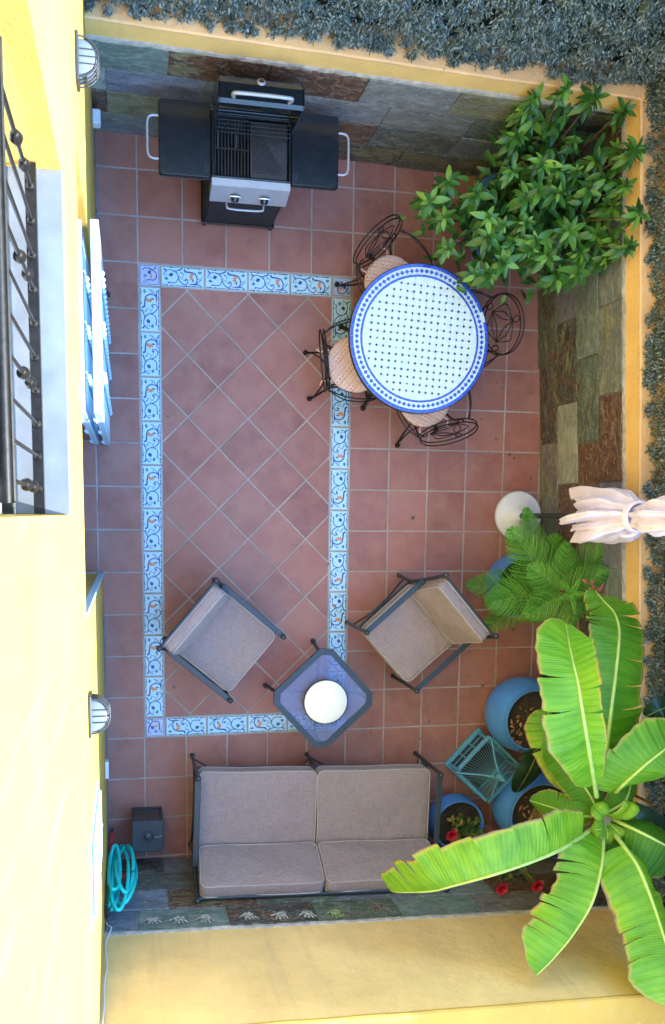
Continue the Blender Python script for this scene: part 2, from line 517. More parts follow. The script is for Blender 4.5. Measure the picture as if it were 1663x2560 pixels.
M_SILL = simple('pale_grey_marble', (.14, .16, .195), .5, var=.14, scale=9, bump=.1)
M_WHITE = simple('white_upvc', (.80, .82, .83), .3, var=.03)
M_CREAM = simple('cream_wax', (.78, .80, .74), .5, var=.04, scale=12)
M_LAMP = simple('frosted_lamp_glass', (.11, .145, .20), .3, var=.05)
M_LAMPF = simple('grey_lamp_guard', (.035, .04, .045), .5, .3, var=.15)
M_LEAF = mat_leaf('glossy_leaf', (.040, .145, .036), (.095, .28, .052), (.24, .50, .08), .28, .3)
M_PINE = mat_leaf('pine_needle', (.06, .24, .04), (.12, .40, .055), (.20, .50, .08), .5, .25, 40)
M_RUBBER = mat_leaf('rubber_leaf', (.012, .040, .022), (.025, .065, .032), (.03, .09, .03), .25, .12)
M_ROSE = mat_leaf('rose_leaf', (.02, .075, .02), (.05, .13, .03), (.20, .22, .05), .4, .3)
M_PETAL = simple('red_petal', (.42, .008, .03), .5, var=.25, scale=60)
M_HEDGE = mat_leaf('hedge_leaf', (.034, .066, .068), (.095, .15, .165), (.38, .48, .52), .42, .15, 6)
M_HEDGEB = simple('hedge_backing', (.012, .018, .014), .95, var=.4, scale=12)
M_TWIG = simple('brown_twig', (.09, .055, .03), .85, var=.3, scale=30)
M_STEMG = simple('green_stem', (.16, .22, .05), .6, var=.3, scale=10)
M_DRY = simple('dry_leaf', (.28, .15, .085), .9, var=.4, scale=25)
M_RIB = simple('banana_midrib', (.34, .48, .12), .4, var=.15, scale=12)
M_GLASSDK = simple('dark_glass', (.02, .022, .026), .1, var=.1)
M_PAVE = simple('outer_paving', (.13, .12, .105), .9, var=.2, scale=2)
M_WHITE_TESS = simple('white_tessera', (.56, .69, .74), .28, var=.07, scale=20, coat=.2)
M_BLUE_TESS = simple('blue_tessera', (.020, .075, .50), .22, var=.25, scale=30, coat=.3)
M_DARK_TESS = simple('dark_blue_tessera', (.012, .04, .11), .25, var=.3, scale=30)
def mat_print(name, c, under):
    k = NT(name); f = k.noise(k.coord('Object', rnd=True), 55, 4, .7)
    k.base(k.ramp(f, [(.40, under), (.56, c)])); k.rough(.6); k.bump(f, .3, .003)
    return k.m
M_CHALK = mat_print('silver_hand_paint', (.50, .52, .48), (.10, .11, .11))
M_LIME = mat_print('lime_hand_paint', (.34, .42, .17), (.12, .15, .09))

# plant skeletons, metres
BM_A=[(2.847, -0.207, 1.92), (2.598, -0.235, 2.08), (2.361, -0.273, 2.18), (2.054, -0.347, 2.2), (1.811, -0.462, 2.08), (1.707, -0.533, 1.98), (1.576, -0.611, 1.8), (1.535, -0.638, 1.72)]
BM_B=[(2.881, -0.252, 1.94), (2.827, -0.29, 2.04), (2.749, -0.382, 2.16), (2.651, -0.565, 2.24), (2.52, -0.741, 2.27), (2.387, -0.884, 2.28), (2.283, -0.98, 2.28)]
BM_C=[(2.935, -0.231, 1.94), (2.932, -0.28, 2.1), (2.951, -0.363, 2.24), (2.985, -0.524, 2.34), (3.004, -0.689, 2.44), (3.015, -0.836, 2.52), (3.031, -1.001, 2.54), (3.041, -1.119, 2.52)]
BM_D=[(2.96, -0.171, 1.92), (2.988, -0.176, 2.02), (3.07, -0.209, 2.12), (3.185, -0.269, 2.16), (3.341, -0.357, 2.12), (3.528, -0.473, 2.02)]
BM_E=[(2.941, 0.031, 1.97), (2.927, 0.122, 2.08), (2.965, 0.275, 2.22), (3.073, 0.386, 2.26), (3.209, 0.441, 2.2)]
BM_F=[(2.854, 0.057, 1.92), (2.869, 0.144, 1.92), (2.842, 0.359, 2.0), (2.832, 0.581, 2.04), (2.875, 0.81, 2.0), (2.935, 1.005, 1.92), (2.963, 1.093, 1.86), (2.974, 1.169, 1.78), (2.963, 1.226, 1.68), (2.959, 1.269, 1.6), (2.972, 1.295, 1.54)]
BM_G=[(2.799, 0.011, 1.98), (2.558, 0.389, 2.28), (2.449, 0.594, 2.4), (2.395, 0.742, 2.44), (2.372, 0.846, 2.44), (2.371, 0.948, 2.38), (2.402, 1.054, 2.26), (2.475, 1.138, 2.08)]
BM_H=[(2.944, -0.083, 1.72), (2.797, 0.094, 1.72), (2.719, 0.263, 1.62), (2.714, 0.377, 1.5), (2.731, 0.456, 1.42)]
ROSETTES=[(2.708, 4.361, 1.194), (2.83, 4.245, 1.248), (2.437, 4.251, 1.206), (2.977, 4.133, 1.256), (3.074, 4.385, 1.42), (2.811, 4.393, 1.52), (2.589, 4.394, 1.574), (2.449, 4.395, 1.434), (3.094, 4.097, 1.561), (2.582, 4.069, 1.298), (2.4, 4.014, 1.258), (2.036, 3.994, 1.047), (2.195, 3.892, 1.157), (1.939, 3.897, 0.962), (2.919, 3.921, 1.296), (3.11, 3.922, 1.426), (3.12, 3.704, 1.578), (2.56, 3.891, 1.302), (2.69, 3.886, 1.316), (2.487, 3.852, 1.281), (2.268, 3.75, 1.171), (2.504, 3.703, 1.247), (2.811, 3.68, 1.261), (3.036, 3.681, 1.208), (3.117, 3.632, 1.288), (2.291, 3.638, 1.14), (2.074, 3.597, 0.98), (2.596, 3.605, 1.222), (2.571, 3.56, 1.193), (2.699, 3.528, 1.187), (2.957, 3.569, 1.179), (3.127, 3.537, 1.22), (2.421, 3.49, 1.109), (2.268, 3.426, 0.993), (2.345, 3.431, 1.035), (2.966, 3.462, 1.107), (2.826, 3.417, 1.101), (3.131, 3.54, 1.467), (2.366, 3.698, 1.2), (2.539, 4.384, 1.16), (2.464, 4.392, 1.29), (2.447, 3.596, 1.183), (3.092, 4.202, 1.314), (2.684, 4.026, 1.315), (2.026, 3.781, 1.017), (2.825, 4.041, 1.307), (3.074, 4.024, 1.243), (3.104, 3.847, 1.288)]
PINE_TOP=(3.046, 1.239, 1.12)
PINE_T1=[(2.948, 1.322, 1.12), (3.097, 1.36, 1.13), (3.2, 1.214, 1.12), (3.064, 1.089, 1.12), (2.916, 1.178, 1.12)]
PINE_T2=[(2.774, 1.412, 0.94), (3.062, 1.588, 0.96), (3.347, 1.391, 1.06), (3.152, 0.978, 0.94), (2.784, 1.049, 0.92)]
PINE_T3=[(2.723, 1.682, 0.72), (2.561, 1.125, 0.7), (3.427, 1.571, 1.0), (3.055, 0.968, 0.6), (3.149, 1.634, 0.66)]
PINE_T4=[(2.507, 1.241, 0.44), (2.674, 0.882, 0.42), (2.952, 1.841, 0.5), (3.363, 1.065, 0.85)]
RUB_K=[(3.003, -0.061, 0.75), (2.937, -0.152, 0.8), (2.91, -0.278, 0.74), (2.908, -0.416, 0.62)]
RUB_I=[(3.099, -0.1, 1.85), (3.135, -0.172, 1.92), (3.209, -0.263, 1.94), (3.321, -0.331, 1.92), (3.443, -0.393, 1.86)]
RUB_J=[(3.202, 0.485, 1.85), (3.241, 0.54, 1.92), (3.307, 0.558, 1.92), (3.416, 0.538, 1.86)]
ROSES=[(2.441, -0.78, 0.5), (2.619, -1.011, 1.05), (2.881, -0.985, 1.1)]

# ------------------------------------------------------------------ ground and floor
T = 0.33
def XR(y): return 3.295 + .06 * (2.6 - y)      # foot of the right wall
def YF(x): return 4.542 - .026 * x             # foot of the far wall
def YN(x): return -1.005 - .035 * (x + .3)     # foot of the near wall

g = MB(); g.box((0, 0, -.17), (240, 240, .1))
tag(g.build('ground', M_PAVE), kind='structure')
g = MB(); g.prism([(-.72, -1.35), (3.75, -1.35), (3.75, 4.75), (-.72, 4.75)], -.115, -.003)
floor = tag(g.build('patio_floor', M_GROUT), kind='structure')

GAP = .0062
def full_tile():
    h = T / 2 - GAP
    m = MB(); m.prism([(-h, -h), (h, -h), (h, h), (-h, h)], -.011, 0, .0028); return m.mesh('tile', M_TERRA)
ME_TILE = full_tile()

def room_clip(poly, inset=.004):
    recess = all(1.32 < p[1] < 3.34 for p in poly)
    poly = clip_poly(poly, (-1, 0), .615 if recess else .302 - inset)
    poly = clip_poly(poly, (1, .06), 3.295 + .156 - inset)
    poly = clip_poly(poly, (.026, 1), 4.542 - inset)
    poly = clip_poly(poly, (-.035, -1), 1.005 + .0105 - inset)
    return poly

def lay(poly, name='tile', mats=M_TERRA):
    """a cut tile from its outline"""
    if len(poly) < 3 or area(poly) < 2.5e-4: return
    c = V((sum(p[0] for p in poly) / len(poly), sum(p[1] for p in poly) / len(poly), 0))
    m = MB(); m.prism([(p[0] - c.x, p[1] - c.y) for p in poly], -.011, 0, .0022)
    o = m.build(name, mats, floor, loc=(c.x, c.y, random.uniform(-.0006, .0006)))
    return o

for i in range(-2, 11):
    for j in range(-4, 14):
        if 0 <= i < 5 and 0 <= j < 11: continue
        x0, y0 = i * T, j * T
        if i == -2 and not (1.32 < y0 + .02 and y0 + T < 3.34): continue
        p = [(x0 + GAP, y0 + GAP), (x0 + T - GAP, y0 + GAP), (x0 + T - GAP, y0 + T - GAP), (x0 + GAP, y0 + T - GAP)]
        q = room_clip(p)
        if len(q) < 3: continue
        if abs(area(q) - area(p)) < 1e-6:
            inst('tile', ME_TILE, floor, (x0 + T / 2, y0 + T / 2, random.uniform(-.0006, .0008)),
                 (random.uniform(-.002, .002), random.uniform(-.002, .002), random.uniform(-.004, .004) + random.choice((0, pi / 2, pi, 3 * pi / 2))))
        else:
            lay(q)
# the narrow cut strip along the right wall is column 10 and up
# diagonal field inside the painted border
r2 = sqrt(.5)
lo, hx, hy = .5 * T + .004, 4.5 * T - .004, 10.5 * T - .004
for a in range(-2, 12):
    for b in range(-9, 5):
        p0, q0 = (a + .165) * T, (b + .385) * T
        e = GAP
        cs = [(p0 + e, q0 + e), (p0 + e, q0 + T - e), (p0 + T - e, q0 + T - e), (p0 + T - e, q0 + e)]
        poly = [((p + q) * r2, (p - q) * r2) for p, q in cs]
        if area(poly) < 0: poly.reverse()
        c = (sum(p[0] for p in poly) / 4, sum(p[1] for p in poly) / 4)
        q = poly
        for n, d in (((-1, 0), -lo), ((1, 0), hx), ((0, -1), -lo), ((0, 1), hy)): q = clip_poly(q, n, d)
        if len(q) < 3: continue
        if abs(area(q) - area(poly)) < 1e-6:
            inst('tile', ME_TILE, floor, (c[0], c[1], random.uniform(-.0006, .0008)), (0, 0, pi / 4 + random.choice((0, pi / 2, pi)) + random.uniform(-.004, .004)))
        else: lay(q)

# painted border tiles: the drawing is a thin raised glaze, a mesh of its own on every tile
def ribbon(m, pts, w0, w1=None, z=0.0, mat=0, n=6):
    pts = spline([(p[0], p[1], 0) for p in pts], n)
    w1 = w0 if w1 is None else w1
    w0 *= 1.5; w1 *= 1.5
    N = len(pts); L = []; Rr = []
    for i, p in enumerate(pts):
        t = (pts[min(i + 1, N - 1)] - pts[max(i - 1, 0)]).normalized(); s = V((-t.y, t.x, 0))
        w = w0 + (w1 - w0) * i / (N - 1)
        L.append(p + s * w / 2 + V((0, 0, z))); Rr.append(p - s * w / 2 + V((0, 0, z)))
    m.mat = mat
    m.add(L + Rr, [(i, N + i, N + i + 1, i + 1) for i in range(N - 1)])
def leafshape(m, c, L, W, a, z, mat):
    pr = [(-.5, 0), (-.25, .8), (.1, 1), (.35, .55), (.5, 0)]
    up = [(x * L, y * W / 2) for x, y in pr]; dn = [(x * L, -y * W / 2) for x, y in pr[-2:0:-1]]
    P = up + dn; m.mat = mat
    m.add([(c[0] + x * cos(a) - y * sin(a), c[1] + x * sin(a) + y * cos(a), z) for x, y in P], [tuple(range(len(P)))[::-1]])
def scroll_long():
    m = MB(); k = .0004; zc = [k]
    def Z(): zc[0] += .00006; return zc[0]
    # local: x along the tile (length .31), y across (.145)
    rb = lambda pts, a, b=None, mat=0: ribbon(m, pts, a, b, Z(), mat)
    rb([(-.142, .005), (-.13, .036), (-.095, .046), (-.05, .034), (-.034, -.004), (-.05, -.04), (-.085, -.047), (-.105, -.042)], .004, .0045)
    rb([(-.034, -.004), (-.02, -.034), (.006, -.055), (.03, -.048), (.038, -.022), (.024, -.014), (.014, -.026)], .005, .004)
    rb([(-.09, .046), (-.055, .03), (-.02, -.004), (.012, -.026)], .003, .002, 1)
    rb([(.01, .056), (.02, .04), (.055, .036), (.09, .028), (.108, -.006), (.098, -.042), (.065, -.05), (.045, -.05)], .009, .003)
    rb([(.045, -.05), (.09, -.05), (.128, -.022), (.143, .004)], .004, .003)
    rb([(.09, -.05), (.125, -.052), (.143, -.066)], .006, .003)
    rb([(.108, .0), (.122, -.012), (.14, -.018)], .003, .002, 1)
    rb([(-.142, .052), (-.128, .046), (-.12, .03)], .009, .003)
    rb([(-.06, .038), (-.035, .045), (-.005, .058)], .004, .009, 1)
    rb([(-.128, .02), (-.118, .012), (-.122, .002), (-.13, .006)], .003, .002, 1)
    rb([(-.105, -.042), (-.112, -.054)], .008, .003)
    rb([(.008, .03), (.0, .0), (-.012, -.01)], .003, .002, 1)
    leafshape(m, (-.088, .012), .036, .028, .5, Z(), 0)
    leafshape(m, (-.122, -.018), .032, .022, 2.9, Z(), 1)
    leafshape(m, (.128, .038), .032, .020, .1, Z(), 1)
    leafshape(m, (.022, -.024), .014, .012, .8, Z(), 0)
    leafshape(m, (-.012, .030), .030, .010, -.7, Z(), 1)
    for a in (2.0, 2.7, 3.4, 4.1, 1.2, 4.9): leafshape(m, (.072 + .014 * cos(a), .004 + .018 * sin(a)), .028, .012, a, Z(), 2)
    leafshape(m, (.076, -.024), .024, .012, 1.2, Z(), 0)
    leafshape(m, (.055, -.052), .018, .008, .2, Z(), 2)
    rnd = random.Random(5)
    for sy in (-1, 1):
        x = -.15
        while x < .148:
            w = rnd.uniform(.006, .022); y0 = .0695; hgt = rnd.uniform(.005, .010)
            m.mat = 3
            xa, xb = x, min(.15, x + w)
            m.add([(xa, sy * y0, k), (xb, sy * y0, k), (xb - .002, sy * (y0 - hgt), k), (xa + .001, sy * (y0 - hgt * .8), k)], [(0, 1, 2, 3)[::sy]])
            x += w + rnd.uniform(.0, .004)
        for q in range(3):
            leafshape(m, (rnd.uniform(-.14, .14), sy * .06), .007, .004, rnd.uniform(0, 3), Z(), 3)
    return m.mesh('painted_scroll', [M_INK, M_TEAL, M_ORANGE, M_NAVY])
def scroll_corner():
    m = MB(); k = .0004; zc = [k]
    def Z(): zc[0] += .00006; return zc[0]
    rb = lambda pts, a, b=None, mat=0: ribbon(m, pts, a, b, Z(), mat)
    rb([(-.05, .035), (-.03, .05), (.01, .046), (.045, .02), (.05, -.015), (.03, -.035), (.0, -.034), (-.02, -.036)], .004, .006)
    rb([(-.04, -.02), (-.02, -.045), (.01, -.062)], .003, .002, 1)
    rb([(-.05, -.055), (-.035, -.045), (-.03, -.058)], .003, .003, 0)
    rb([(.0, .046), (.03, .03)], .006, .003)
    leafshape(m, (.0, .02), .034, .026, .6, Z(), 0)
    leafshape(m, (-.032, -.006), .030, .020, 3.0, Z(), 1)
    leafshape(m, (.042, .050), .026, .016, .3, Z(), 1)
    for a in (2.0, 2.9, 3.8, 4.6): leafshape(m, (.018 + .008 * cos(a), -.008 + .010 * sin(a)), .020, .010, a, Z(), 2)
    rnd = random.Random(8)
    for d in range(4):
        ca, sa = cos(d * pi / 2), sin(d * pi / 2); x = -.066
        while x < .062:
            w = rnd.uniform(.005, .014); h = rnd.uniform(.003, .005); m.mat = 3
            P = [(x, -.0685), (x + w, -.0685), (x + w - .001, -.0685 + h), (x + .001, -.0685 + h)]
            m.add([(a * ca - b * sa, a * sa + b * ca, k) for a, b in P], [(0, 1, 2, 3)]); x += w + .001
    return m.mesh('painted_scroll', [M_INK, M_TEAL, M_ORANGE, M_NAVY])
ME_SCROLL, ME_CORNER = scroll_long(), scroll_corner()
def deco(w, h, mt, nm):
    m = MB(); m.prism([(-w / 2, -h / 2), (w / 2, -h / 2), (w / 2, h / 2), (-w / 2, h / 2)], -.011, .0006, .002); return m.mesh(nm, mt)
ME_DECO = deco(T - .014, .5 * T - .017, M_GLAZE, 'border_tile')
ME_DCOR = deco(.5 * T - .017, .5 * T - .017, M_GLAZE_PINK, 'corner_tile')
def put_deco(x, y, rz, corner=False):
    o = inst('corner_tile' if corner else 'border_tile', ME_DCOR if corner else ME_DECO, floor, (x, y, random.uniform(0, .0006)), (0, 0, rz + random.uniform(-.004, .004)))
    inst('painted_scroll', ME_CORNER if corner else ME_SCROLL, o, (0, 0, .0006))
for j in range(10):
    y = (1.0 + j) * T
    put_deco(.25 * T, y, pi / 2); put_deco(4.75 * T, y, -pi / 2)
for i in range(4):
    x = (1.0 + i) * T
    put_deco(x, 10.75 * T, 0); put_deco(x, .25 * T, pi)
for x, y, r in ((.25, 10.75, 0), (4.75, 10.75, -pi / 2), (.25, .25, pi / 2), (4.75, .25, pi)): put_deco(x * T, y * T, r, True)

m = MB(); rr = random.Random(17)
for q in range(360):
    x, y = rr.uniform(-.25, 3.2), rr.uniform(-.95, 4.4)
    if rr.random() < .6: x = 3.25 - abs(rr.gauss(0, .45)); y = rr.uniform(-.9, 4.3)
    a = rr.uniform(0, 6.28); L_ = rr.uniform(.004, .012) if rr.random() < .8 else rr.uniform(.02, .045); w = L_ * rr.uniform(.25, .5); z = .0015
    dx, dy = cos(a) * L_, sin(a) * L_; sx, sy = -sin(a) * w, cos(a) * w
    m.add([(x, y, z), (x + dx * .5 + sx, y + dy * .5 + sy, z + .002), (x + dx, y + dy, z + .001), (x + dx * .5 - sx, y + dy * .5 - sy, z + .003), (x + dx * .5, y + dy * .5, z + .004)], [(0, 4, 1), (1, 4, 2), (2, 4, 3), (3, 4, 0)])
o = m.build('fallen_bits', simple('fallen_bits', (.22, .15, .10), .9, var=.7, scale=3), floor); o['kind'] = 'stuff'

# ------------------------------------------------------------------ boundary walls with slate dado
SL_H, SL_L = .31, .62
def slate_mesh(seed, L, cut=0):
    r = random.Random(seed); h = SL_H - .009; l = L - .009
    P = []
    for a, b, n in (((0, 0), (l, 0), 5), ((l, 0), (l, h), 3), ((l, h), (0, h), 5), ((0, h), (0, 0), 3)):
        for q in range(n):
            t = q / n; j = .0038 if q else .0025
            P.append((a[0] + (b[0] - a[0]) * t - l / 2 + r.uniform(-j, j), a[1] + (b[1] - a[1]) * t - h / 2 + r.uniform(-j, j)))
    m = MB(); m.prism(P, 0, .013, .002)
    return m.mesh('slate_tile', M_SLATE)
SLATES = [slate_mesh(k, SL_L) for k in range(4)]
GREY, DARK, RUST, PALE, OLIVE, BLUE, MOSS = (.16, .20, .185, .10), (.045, .046, .045, .45), (.085, .052, .040, .95), (.31, .33, .345, .0), (.23, .22, .12, .2), (.18, .225, .26, .12), (.085, .12, .095, .3)
PAL = [GREY, DARK, RUST, GREY, OLIVE, BLUE, MOSS, GREY, BLUE]

def wall_frame(p0, p1):
    d = V((p1[0] - p0[0], p1[1] - p0[1], 0)); L = d.length; d.normalize(); n = d.cross(V((0, 0, 1)))
    return d, n, L
def clad(root, p0, p1, offs, colors, seed):
    """four courses of slate along p0 -> p1, facing d x up"""
    rnd = random.Random(seed)
    d, n, L = wall_frame(p0, p1)
    for c in range(4):
        s = offs[c] - SL_L * 3; k = 0
        while s + SL_L < .02: s += SL_L
        while s < L - .01:
            a, b = max(s, .002), min(s + SL_L, L - .002)
            col = colors.get((c, k)) or rnd.choice(PAL)
            mid = V((p0[0], p0[1], 0)) + d * ((a + b) / 2) + V((0, 0, SL_H * (c + .5) + .003)) + n * rnd.uniform(.0, .010)
            me = SLATES[rnd.randrange(4)] if b - a > SL_L - .001 else slate_mesh(rnd.random(), b - a)
            o = inst('slate_tile', me, root, color=[q * rnd.uniform(.85, 1.15) for q in col[:3]] + [min(1, max(0, col[3] + rnd.uniform(-.12, .12)))])
            R = Matrix((d, V((0, 0, 1)), n)).transposed().to_4x4()
            tilt = Matrix.Rotation(rnd.uniform(-.006, .006), 4, 'X') @ Matrix.Rotation(rnd.uniform(-.006, .006), 4, 'Y')
            o.matrix_local = Matrix.Translation(mid - root.location) @ R @ tilt
            s += SL_L; k += 1
def wall(name, label, p0, p1, top, thick, offs, colors, seed, ledge_mat, mats=M_YELLOW):
    d, n, L = wall_frame(p0, p1)
    mid = (V((p0[0], p0[1], 0)) + V((p1[0], p1[1], 0))) / 2
    root = thing(name, label, 'wall', mid)
    a, b = V((p0[0], p0[1], 0)) - mid, V((p1[0], p1[1], 0)) - mid
    ex = d * .0
    m = MB(); P = [a - ex, b + ex, b + ex - n * thick, a - ex - n * thick]
    P = [(p.x, p.y) for p in P]
    if area(P) < 0: P.reverse()
    m.prism(P, -.05, top - .024); m.build('rendered_wall', mats, root)
    m = MB(); N = max(4, int(L / .09)); R = []        # hand finished coping: edge and top wander a few millimetres
    rw = lambda i, j: noise.noise((i * .37 + seed, j * 3.1, 1.3))
    for i in range(N + 1):
        q = a + d * (L * i / N); o1 = n * (.004 + .004 * rw(i, 1)); h = .004 * rw(i, 2); o2 = n * -(thick + .01)
        R.append([q + o2 + V((0, 0, top - .023)), q + o1 + V((0, 0, top - .023)), q + o1 + V((0, 0, top - .008 + h)), q + o1 - n * .010 + V((0, 0, top + h)), q + o2 * .35 + V((0, 0, top + .004 * rw(i, 3))), q + o2 + V((0, 0, top + h))])
    m.loft(R, smooth=False); m.build('ledge', ledge_mat, root)
    # uneven mortar bead on top of the slate
    m = MB(); N = int(L / .06); r = random.Random(seed + 50); vs = []
    for i in range(N + 1):
        q = a + d * (L * i / N); w = .010 + r.uniform(0, .009); h = 1.244 + r.uniform(.004, .018)
        vs += [q + V((0, 0, 1.238)), q + n * w + V((0, 0, 1.238)), q + n * w * .6 + V((0, 0, h)), q + V((0, 0, h + .006))]
    m.loft([vs[i * 4:i * 4 + 4] for i in range(N + 1)], smooth=False); m.build('mortar_bead', M_MORTAR, root)
    m = MB(); P = [a + n * .003, b + n * .003, b - n * .002, a - n * .002]; P = [(p.x, p.y) for p in P]
    if area(P) < 0: P.reverse()
    m.prism(P, .0, 1.241); m.build('mortar_bed', M_MORTAR, root)
    clad(root, p0, p1, offs, colors, seed)
    return root, d, n, L, mid
w_right = wall('right_wall', 'low ochre boundary wall clad in mixed slate behind the white parasol base', (XR(4.46), 4.46), (XR(-1.12), -1.12), 1.44, .75,
     (.23, .565, .265, .57), {(0, 3): DARK, (0, 4): GREY, (0, 2): MOSS, (1, 2): DARK, (1, 3): PALE, (1, 4): RUST, (1, 5): OLIVE, (2, 3): MOSS, (2, 2): GREY, (2, 4): RUST, (2, 5): OLIVE, (3, 2): GREY, (3, 3): RUST, (3, 4): BLUE, (3, 5): BLUE}, 3, M_LEDGE)
w_far = wall('far_wall', 'low ochre boundary wall clad in mixed slate behind the barbecue', (-.30, YF(-.3)), (XR(4.46) - .001, YF(XR(4.46))), 1.44, .75,
     (.40, .72, .10, .48), {(3, 0): GREY, (3, 1): RUST, (3, 2): RUST, (3, 3): BLUE, (2, 0): PALE, (2, 1): BLUE, (2, 2): BLUE, (2, 3): BLUE, (2, 4): GREY, (1, 0): RUST, (1, 1): OLIVE, (1, 2): BLUE, (1, 3): RUST, (1, 4): MOSS, (0, 0): BLUE, (0, 2): BLUE, (0, 3): DARK, (0, 4): MOSS}, 4, M_LEDGE)
w_near = wall('near_wall', 'tall yellow boundary wall over a slate base behind the sofa', (XR(-1.12), YN(XR(-1.12))), (-.30, YN(-.3)), 2.40, .34,
     (.28, .60, .28, .50), {(3, 5): BLUE, (3, 4): DARK, (3, 3): MOSS, (3, 2): BLUE, (3, 6): BLUE, (2, 5): RUST, (2, 4): MOSS, (1, 5): MOSS, (1, 4): OLIVE, (0, 5): BLUE, (0, 4): DARK}, 9, M_FACADE, M_YELLOW2)

# hand prints pressed in paint on the top course of the near wall
def hand_mesh(seed, mt):
    r = random.Random(seed); m = MB()
    P = [(-.030 + r.uniform(-.004, .004), -.028), (0, -.036), (.030, -.026), (.036, .0), (.030, .026), (0, .034), (-.030, .028), (-.037, 0)]
    m.prism(P, 0, .0012)
    for q, (x, a, L) in enumerate(((-.030, .32, .05), (-.011, .10, .060), (.009, -.06, .058), (.027, -.28, .048))):
        c = V((x, .030, 0)); dr = V((-sin(a), cos(a), 0)); sd = V((cos(a), sin(a), 0))
        L *= r.uniform(.8, 1.1); w = .0075
        pts = [c - sd * w, c + sd * w, c + dr * L * .7 + sd * w * .9, c + dr * L, c + dr * L * .7 - sd * w * .9]
        m.prism([(p.x, p.y) for p in pts], .00005 * q, .0010 + .0001 * q)
    pts = [(.030, -.016), (.066, .010), (.074, .026), (.062, .024), (.032, .004)]
    m.prism(pts, 0, .0008)
    return m.mesh('hand_print', mt)
root, d, n, L, mid = w_near
for k, (x, z, col) in enumerate(((.20, 1.105, 0), (.38, 1.11, 0), (.68, 1.105, 0), (.91, 1.12, 0), (1.10, 1.125, 0), (1.30, 1.13, 1), (.02, 1.10, 0))):
    o = inst('hand_print', hand_mesh(k, M_LIME if col else M_CHALK), root)
    p = V((x, YN(x), z)) + n * .0250
    R = Matrix((d, V((0, 0, 1)), n)).transposed().to_4x4() @ Matrix.Rotation(random.uniform(-.25, .25), 4, 'Z')
    o.matrix_local = Matrix.Translation(p - mid) @ R @ Matrix.Scale(1.05, 4)

m = MB(); m.prism([(XR(4.46) + .002, 4.4605), (XR(4.46) + .78, 4.4605), (XR(4.46) + .78, 5.25), (XR(4.46) + .002, 5.25)], -.05, 1.4405, .004)
root, d, n, L, mid = w_right
m.v = [tuple(V(p) - mid) for p in m.v]; m.build('corner_block', M_LEDGE, root)
root, d, n, L, mid = w_near
m = MB(); m.prism([(XR(-1.12) + .001, YN(3.5) - .33), (XR(-1.12) + .6, YN(3.5) - .33), (XR(-1.12) + .6, YN(3.5) - .012), (XR(-1.12) + .001, YN(3.5) - .012)], -.05, 2.401, .004)
m.v = [tuple(V(p) - mid) for p in m.v]; m.build('corner_block', M_YELLOW, root)

# ------------------------------------------------------------------ hedges standing on the walls
import numpy as np
def leaf_cloud(name, mt, P, D, U, Ln, Wd, parent=None, bend=.25):
    """many four-point leaves: base P, direction D, side U, length, width"""
    n = len(P); Dn = D / np.linalg.norm(D, axis=1, keepdims=True)
    S = np.cross(Dn, U); S /= np.linalg.norm(S, axis=1, keepdims=True) + 1e-9
    N = np.cross(S, Dn)
    L = Ln[:, None]; W = Wd[:, None]
    a = P; b = P + Dn * L * .5 + S * W * .5 + N * L * bend * .3; c = P + Dn * L + N * (-L * bend * .2); d = P + Dn * L * .5 - S * W * .5 + N * L * bend * .3
    v = np.stack([a, b, c, d], 1).reshape(-1, 3).astype(np.float32)
    me = bpy.data.meshes.new(name)
    me.vertices.add(n * 4); me.vertices.foreach_set('co', v.ravel())
    me.loops.add(n * 6); idx = (np.arange(n)[:, None] * 4 + np.array([0, 1, 2, 0, 2, 3])[None, :]).astype(np.int32)
    me.loops.foreach_set('vertex_index', idx.ravel())
    me.polygons.add(n * 2); me.polygons.foreach_set('loop_start', (np.arange(n * 2) * 3).astype(np.int32))
    me.polygons.foreach_set('loop_total', np.full(n * 2, 3, np.int32))
    me.materials.append(mt); me.update(calc_edges=True); me.validate()
    return inst(name, me, parent)
rs = np.random.RandomState(4)
